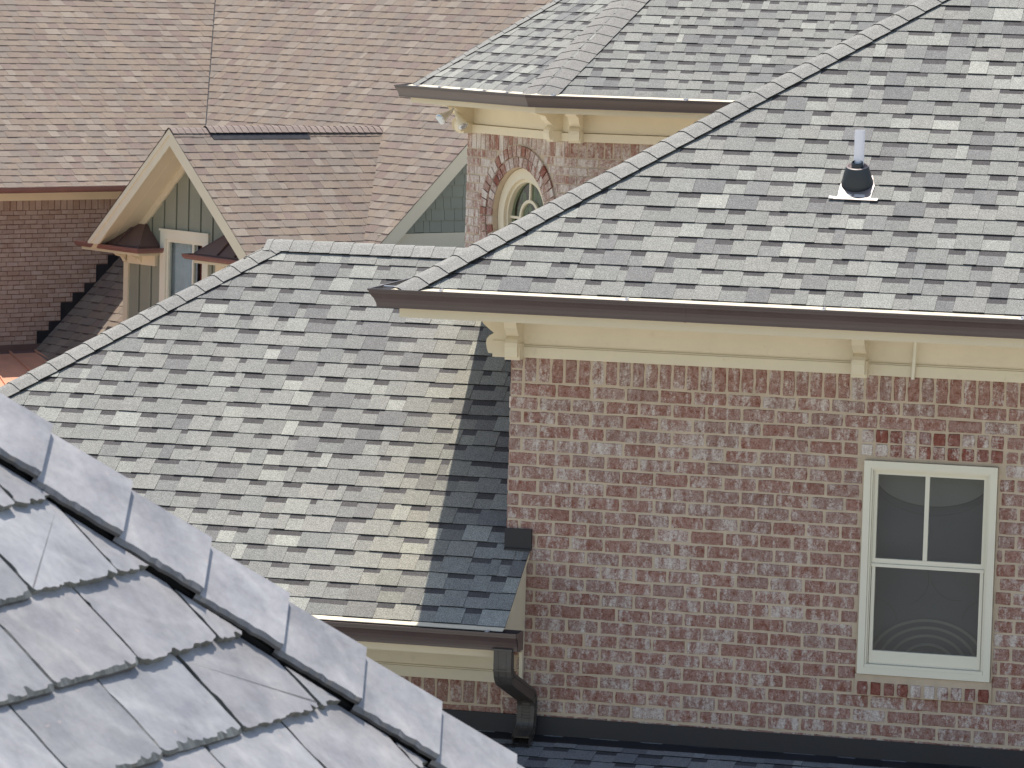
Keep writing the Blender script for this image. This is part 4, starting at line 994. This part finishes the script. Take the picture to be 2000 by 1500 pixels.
mb = MB(); mb.face([D3(AW + 0.55, wl0 - 0.5, wz0), D3(AW + 0.55, wl1 + 0.5, wz0), D3(AW + 0.55, wl1 + 0.5, wz1), D3(AW + 0.55, wl0 - 0.5, wz1)], 0)
n = 36; xs = [28.60 + 0.68 * i / n for i in range(n + 1)]
for i in range(n):
    da = lambda k: AW + 0.12 + 0.018 * math.sin(k * 1.1)
    mb.face([D3(da(i), xs[i], wz0), D3(da(i + 1), xs[i + 1], wz0), D3(da(i + 1), xs[i + 1], wz1), D3(da(i), xs[i], wz1)], 1 if i > 8 else 1)
for i in range(7):
    mb.face([D3(AW + 0.13 + 0.015 * (i % 2), 28.46 + 0.013 * i, wz0), D3(AW + 0.13 + 0.015 * ((i + 1) % 2), 28.473 + 0.013 * i, wz0), D3(AW + 0.13 + 0.015 * ((i + 1) % 2), 28.473 + 0.013 * i, wz1), D3(AW + 0.13 + 0.015 * (i % 2), 28.46 + 0.013 * i, wz1)], 2)
rng = random.Random(2)
for i in range(70):
    bb_, zz = rng.uniform(28.2, 28.46), rng.uniform(wz0 + 0.1, wz1 - 0.5); s = rng.uniform(0.02, 0.06); t = rng.uniform(0, 3)
    mb.face([D3(AW + 0.30 + 0.0005 * i, bb_ + s * math.cos(t + q), zz + s * math.sin(t + q)) for q in (0, 1.4, 3.0, 4.4)], 3)
mb.build('curtain', ['room', 'curtain', 'redcloth', 'plant'], DW)
# cornice returns: box, small hipped metal roof, gutter
def cret(bL, bR, tip_left, zg):
    """return running from bR to bL along the face, gutter front at a = 17.72"""
    g0 = 17.80
    path = [D3(g0, bL, zg), D3(g0, bR, zg - 0.01), D3(AW - 0.01, bR, zg - 0.01)] if tip_left else [D3(AW - 0.01, bL, zg), D3(g0, bL, zg), D3(g0, bR, zg - 0.01)]
    hp = [(o * 0.85, z * 0.85) for o, z in HALF]
    mb = MB(); sweep(mb, hp, path, 0); g = mb.build('gutter', 'copper_gutter', D_)
    mb = MB(); b_lo, b_hi = min(bL, bR) + 0.02, max(bL, bR) - 0.02
    mb.box(V3(0, 0, 0), DA, DB, Z3, (g0 + 0.005, AW - 0.001), (b_lo, b_hi), (zg - 0.115, zg - 0.015), 0)
    if tip_left: mb.box(V3(0, 0, 0), DA, DB, Z3, (AW - 0.05, AW - 0.0005), (b_lo + 0.06, BC + HB - 0.12), (zg - 0.275, zg - 0.116), 0)
    else: mb.box(V3(0, 0, 0), DA, DB, Z3, (AW - 0.05, AW - 0.0005), (BC - HB + 0.13, b_hi - 0.06), (zg - 0.275, zg - 0.116), 0)
    for k in (0.25, 0.6):
        bk = b_lo + 0.1 + (b_hi - b_lo - 0.3) * k if tip_left else b_hi - 0.2 - (b_hi - b_lo - 0.5) * k
        mb.prism([D3(AW - 0.051, bk, zg - 0.116), D3(AW - 0.25, bk, zg - 0.116), D3(AW - 0.18, bk, zg - 0.17), D3(AW - 0.10, bk, zg - 0.19), D3(AW - 0.051, bk, zg - 0.26)], DB * 0.07, 0)
    mb.build('cornice_return', 'cream', D_)
    # hipped rooflet
    mb = MB(); zt = zg + 0.34; zb_ = zg + 0.02
    e0, e1 = (bR + 0.02, bL - 0.02) if tip_left else (bL - 0.02, bR + 0.02)
    s = 1 if tip_left else -1
    q0 = D3(g0 + 0.01, e0, zb_); q1 = D3(AW - 0.002, e0, zb_); r0 = D3(AW - 0.002, e0 + s * 0.36, zt)
    q2 = D3(g0 + 0.01, e0 + s * 1.3, zb_); r1 = D3(AW - 0.002, e0 + s * 1.3, zt)
    mb.face([q0, q1, r0], 0); mb.face([q0, r0, r1, q2], 0)
    mb.prism([q0, q2, q2 - Z3 * 0.035, q0 - Z3 * 0.035], DA * -0.008, 0); mb.prism([q1, q0, q0 - Z3 * 0.035, q1 - Z3 * 0.035], DB * (-0.008 * s), 0)
    for k in (0.55, 0.95):
        m0 = D3(g0 + 0.012, e0 + s * k, zb_); m1 = D3(AW - 0.002, e0 + s * k, zt)
        d = (m1 - m0).normalized(); up = d.cross(DB).normalized(); up = up if up.z > 0 else -up
        mb.prism([m0 - DB * 0.009, m0 + DB * 0.009, m1 + DB * 0.009, m1 - DB * 0.009], up * 0.028, 0)
    mb.tube([q0, r0], 0.012, 6)
    mb.build('return_roof', 'brown_metal', D_)
cret(30.80, 29.32, True, -1.800)
cret(28.02, 26.30, False, -1.800)
# ---- gable end under the right slope: rake board, shake siding, base band
CBk = 26.40
def rz_(a): return ZA0 + RT * (a - A0)
mb = MB(); mb.prism([D3(18.6, 26.205, rz_(18.6) - 0.012), D3(A1, 26.205, rz_(A1) - 0.012), D3(A1, 26.205, rz_(A1) - 0.27), D3(18.6, 26.205, rz_(18.6) - 0.27)], DB * 0.03, 0)
mb.prism([D3(18.6, 26.240, rz_(18.6) - 0.10), D3(A1, 26.240, rz_(A1) - 0.10), D3(A1, 26.240, rz_(A1) - 0.115), D3(18.6, 26.240, rz_(18.6) - 0.115)], DB * 0.155, 0)
mb.build('rake_board', 'cream', D_)
mb = MB(); rng = random.Random(12); zc = -1.44; row = 0
while zc < 2.8:
    z1 = zc + 0.165; a = A0 + (zc - ZA0) / RT - 0.35 + rng.uniform(0, .1)
    while a < 25.0:
        wd = rng.uniform(0.10, 0.26); k = rng.uniform(0.93, 1.07)
        zt = min(z1 + 0.01, rz_(a) - 0.09)
        if zt > zc + 0.02:
            j = rng.uniform(-0.004, 0.004); mb.prism([D3(a + 0.003, CBk - 0.020, zc + j), D3(a + wd - 0.003, CBk - 0.020, zc + j), D3(a + wd - 0.003, CBk - 0.006, zt), D3(a + 0.003, CBk - 0.006, zt)], DB * 0.008, 0)
        a += wd
    zc = z1; row += 1
mb.face([D3(18.5, CBk, -6), D3(25.2, CBk, -6), D3(25.2, CBk, rz_(25.2) - 0.06), D3(18.5, CBk, rz_(18.5) - 0.06)], 1)
mb.build('gable_wall', ['sage', 'sage_dark'], D_)
mb = MB(); mb.box(V3(0, 0, 0), DA, DB, Z3, (19.78, 25.2), (CBk - 0.035, CBk - 0.001), (-1.66, -1.45), 0); mb.build('frieze', 'cream', D_)
mb = MB(); mb.prism([D3(18.4, CBk - 0.01, -1.66), D3(25, CBk - 0.01, -1.66), D3(25, 24.2, -2.3), D3(18.4, 24.2, -2.3)], (0, 0, -0.05), 0); mb.build('lower_roof', 'felt', D_)

# ================================================================== SLATE-ROOFED BUILDING (E) in the foreground
eE = V3(0.2011, 0.9796, 0).normalized(); uE = V3(-0.7102, 0.1458, 0.6887).normalized(); nE = V3(0.6747, -0.1385, 0.7250).normalized(); OE = V3(3.3267, -16.3677, 0.9534)
E_ = thing('slate_building', 'building corner roofed in large pale grey slates, close to the camera', 'building', (2.8, -17.0, GZ))
hE = (eE * 0.547 - uE * 0.837).normalized()
def EP(e, u, n=0.0): return OE + eE * e + uE * u + nE * n
h0 = (0.070, 0.4895)                       # a point of the slate cut line (e, u)
axis0 = EP(0.164, 0.5506) + (eE * 0.837 + uE * 0.547) * 0.095   # hip axis in the slate plane
# far face E2: contains the hip line and the level direction square to eE
mh = V3(-eE.y, eE.x, 0)
f2 = mh.cross(hE).normalized(); f2 = f2 if f2.z > 0 else -f2
dn2 = (hE - mh * hE.dot(mh)).normalized()
def slate(mb, P, U, Vd, Nn, u0, u1, v0, v1, rng, cutter=None, lift=0.029, th=0.013, fine=True):
    """one irregular slate; v0 = exposed lower edge"""
    nb = 34 if fine else 4; ns = 20 if fine else 2
    def rough(n, amp):
        x = [rng.uniform(-1, 1) for _ in range(n)]; return [amp * (0.5 * x[i] + 0.3 * x[max(0, i - 1)] + 0.2 * x[min(n - 1, i + 1)]) for i in range(n)]
    rb = rough(nb, 0.0016); rl = rough(ns, 0.0022); rr = rough(ns, 0.0018)
    cham = []; chl = []
    while len(cham) < nb: cham += [abs(rng.gauss(0, 0.0060)) + rng.uniform(0, 0.002)] * rng.choice((1, 1, 2, 3))
    while len(chl) < ns: chl += [abs(rng.gauss(0, 0.0040))] * rng.choice((1, 2, 3))
    lo = []; hi = []
    skew = rng.uniform(-0.004, 0.004)
    for i in range(nb):
        t = i / (nb - 1); x = u0 + (u1 - u0) * t; y = v0 + rb[i] + skew * (t - 0.5)
        if fine and t < 0.06: y += 0.010 * (1 - t / 0.06) ** 2
        if fine and t > 0.95: y += 0.006 * ((t - 0.95) / 0.05) ** 2
        lo.append((x, y)); hi.append((min(max(x, u0 + 0.004), u1 - 0.002), y + 0.003 + cham[i]))
    for i in range(1, ns):
        t = i / (ns - 1); y = v0 + (v1 - v0) * t; lo.append((u1 + rr[i], y)); hi.append((u1 + rr[i] - 0.0015, y))
    for i in range(ns - 2 if True else 0, -1, -1):
        if i == ns - 2: lo.append((u0 + rl[-1], v1)); hi.append((u0 + rl[-1] + 0.002, v1))
        if i == 0: break
        t = i / (ns - 1); y = v0 + (v1 - v0) * t; lo.append((u0 + rl[i], y)); hi.append((u0 + rl[i] + 0.002 + chl[i], y))
    if cutter is not None:
        c0 = clip(hi, cutter)
        if len(c0) < 3 or area2(c0) < 2e-4: return
        hi2 = c0; lo2 = clip(lo, cutter)
    else: hi2, lo2 = hi, lo
    k = rng.uniform(0.80, 1.06); tn = rng.uniform(-1, 1) * 0.012
    if rng.random() < 0.12: k *= 0.86
    col = (0.318 * k + tn * 0.4, 0.311 * k, 0.318 * k - tn * 0.3); edge = tuple(x * 0.50 for x in (col[0], col[1] * 1.05, col[2] * 0.95))  # edge: dark chipped stone, with butt shadow also put into the colour
    ou, ov = rng.uniform(0, 40), rng.uniform(0, 40); tl = rng.uniform(-0.002, 0.004); wv = rng.uniform(0, 6)
    H = lambda q, top: (lift * max(0.0, 1 - (q[1] - v0) / 0.40) + (th if top else 0) + tl * (q[0] - u0) / 0.3 * (1 if top else 1))
    W = lambda q, top: P + U * q[0] + Vd * q[1] + Nn * H(q, top)
    mb.face([W(q, True) for q in hi2], 0, col, [(ou + q[0], ov + q[1]) for q in hi2])
    if cutter is None and len(hi) == len(lo):
        n = len(hi)
        for i in range(n):
            j = (i + 1) % n; mid = 0.35
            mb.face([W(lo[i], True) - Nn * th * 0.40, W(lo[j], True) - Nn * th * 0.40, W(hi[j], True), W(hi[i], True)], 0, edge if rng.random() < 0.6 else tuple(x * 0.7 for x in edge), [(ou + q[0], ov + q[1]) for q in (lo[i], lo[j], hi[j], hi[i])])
            mb.face([W(lo[i], False) - Nn * 0.003, W(lo[j], False) - Nn * 0.003, W(lo[j], True) - Nn * th * 0.40, W(lo[i], True) - Nn * th * 0.40], 0, tuple(x * 0.30 for x in col), [(ou, ov)] * 4)  # lower skirt coloured dark for the shadow line below the butt
    else:
        for i in range(len(hi2)):
            p, q = hi2[i], hi2[(i + 1) % len(hi2)]
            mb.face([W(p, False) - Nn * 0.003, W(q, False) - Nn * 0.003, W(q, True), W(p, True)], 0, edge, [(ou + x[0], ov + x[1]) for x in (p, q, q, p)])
mb = MB(); EX = 0.192
# slates of the near face; cut line along the hip
cl0 = (h0[0] - 0.547 * 3, h0[1] + 0.837 * 3); cl1 = (h0[0] + 0.547 * 3, h0[1] - 0.837 * 3)
cutP = [cl0, cl1, (-2.2, cl1[1] - 0.1), (-2.2, cl0[1])]
for r in range(-8, 11):
    v0_ = 0.005 + r * EX; rng = random.Random(500 + r)
    u = -2.4 + (0.146 if r % 2 else 0.0) + 0.062; 
    while u < 1.6:
        wd = 0.2925 + rng.uniform(-0.006, 0.006); a, b = u + 0.003, u + wd - 0.003
        # distance test against the cut line at the four corners
        f = lambda e, uu: (e - h0[0]) * 0.837 + (uu - h0[1]) * 0.547
        cs_ = [f(a, v0_), f(b, v0_), f(a, v0_ + 0.25), f(b, v0_ + 0.25)]
        fine = u > -1.0 and -0.6 < v0_ < 0.9
        if max(cs_) < 0: slate(mb, OE, eE, uE, nE, a, b, v0_ + rng.uniform(-0.004, 0.004), v0_ + EX * 1.75, rng, None, fine=fine)
        elif min(cs_) < 0: slate(mb, OE, eE, uE, nE, a, b, v0_ + rng.uniform(-0.004, 0.004), v0_ + EX * 1.3, rng, cutP, fine=fine)
        u += wd
mb.face([EP(e, u, -0.004) for e, u in ((-2.3, cl0[1]), (cl0[0] + 0.14, cl0[1]), (cl1[0] + 0.14, cl1[1]), (-2.3, cl1[1]))], 1)
# far face, plain rows
Uf = mh; Vf = -dn2; 
for r in range(0, 12):
    for k in range(-2, 10):
        rng = random.Random(900 + r * 40 + k)
        base = axis0 + hE * 0.3
        # start on the hip line and run away from it
        p = axis0 - hE * (-(-1.2 + r * EX / max(0.3, abs(hE.dot(Vf)))))
        q = p + Uf * (k * 0.29 + 0.02)
        if (k * 0.29) < 0: continue
        o_ = k * 0.29 + 0.02; kd = 0.607 / 0.795
        slate(mb, q, Uf, Vf, f2, 0.003, 0.287, 0, EX * 1.3, rng, [(-o_ + 0.03 - kd, -1), (3, -1), (3, 1), (-o_ + 0.03 + kd, 1)] if k < 2 else None, fine=False)
pA = axis0 - hE * 2.2; pB = axis0 + hE * 2.9
mb.face([pA - f2 * 0.006, pB - f2 * 0.006, pB + Uf * 3 - f2 * 0.006, pA + Uf * 3 - f2 * 0.006], 1)
RE = mb.build('roof', ['slate', 'slate_gap'], E_)
# saddle slates over the hip
mb = MB(); q2 = (eE * 0.837 + uE * 0.547).normalized()      # across the hip within the near face
g2 = hE.cross(f2).normalized(); g2 = g2 if g2.dot(mh) > 0 else -g2
edge0 = EP(0.2167, 0.2759, 0.0)
CW = 0.198
for k in range(-9, 12):
    rng = random.Random(300 + k); s_end = k * 0.1935
    kk = rng.uniform(0.90, 1.06); col = (0.312 * kk, 0.305 * kk, 0.312 * kk); ou, ov = rng.uniform(0, 40), rng.uniform(0, 40)
    Ln = 0.198; jw = rng.uniform(-0.003, 0.003); ns = 16
    up0, dn0 = 0.034, 0.052                   # height above the slate plane at the covered and the free end
    def cpnt(s, w, n): 
        t = (s_end - s) / Ln
        return edge0 + hE * s + q2 * w + nE * (dn0 * (1 - t) + up0 * t + n)
    low = []; lowt = []
    for i in range(ns):
        s = s_end - Ln * i / (ns - 1); r = rng.uniform(-0.0028, 0.0028); c = abs(rng.uniform(-0.006, 0.008))
        low.append((s, jw + r)); lowt.append((s, jw + r + 0.003 + c))
    topw = CW
    hi_ = lowt + [(s_end - Ln, topw), (s_end, topw)]
    mb.face([cpnt(s, w, 0.012) for s, w in hi_], 0, col, [(ou + s, ov + w) for s, w in hi_])
    for i in range(ns - 1):
        a, b, c, d = low[i], low[i + 1], lowt[i + 1], lowt[i]; ed = tuple(x * 0.6 for x in col)
        mb.face([cpnt(*a, 0.004), cpnt(*b, 0.004), cpnt(*c, 0.012), cpnt(*d, 0.012)], 0, ed, [(ou + x[0], ov + x[1]) for x in (a, b, c, d)])
        mb.face([cpnt(*a, -0.003), cpnt(*b, -0.003), cpnt(*b, 0.004), cpnt(*a, 0.004)], 0, tuple(x * 0.25 for x in col), [(ou, ov)] * 4)
    mb.face([cpnt(s_end, jw, -0.003), cpnt(s_end, topw, -0.003), cpnt(s_end, topw, 0.012), cpnt(s_end, jw + 0.003, 0.012)], 0, tuple(x * 0.85 for x in col), [(ou, ov)] * 4)
    # matching slate on the far side
    r0, r1 = cpnt(s_end, topw, 0.012), cpnt(s_end - Ln, topw, 0.012)
    mb.prism([r0, r1, r1 + g2 * CW, r0 + g2 * CW], f2 * -0.012, 0, col)
mb.build('hip_slates', 'slate', RE)
# strip painted dark as gap shadow under the saddle slates and the masonry below
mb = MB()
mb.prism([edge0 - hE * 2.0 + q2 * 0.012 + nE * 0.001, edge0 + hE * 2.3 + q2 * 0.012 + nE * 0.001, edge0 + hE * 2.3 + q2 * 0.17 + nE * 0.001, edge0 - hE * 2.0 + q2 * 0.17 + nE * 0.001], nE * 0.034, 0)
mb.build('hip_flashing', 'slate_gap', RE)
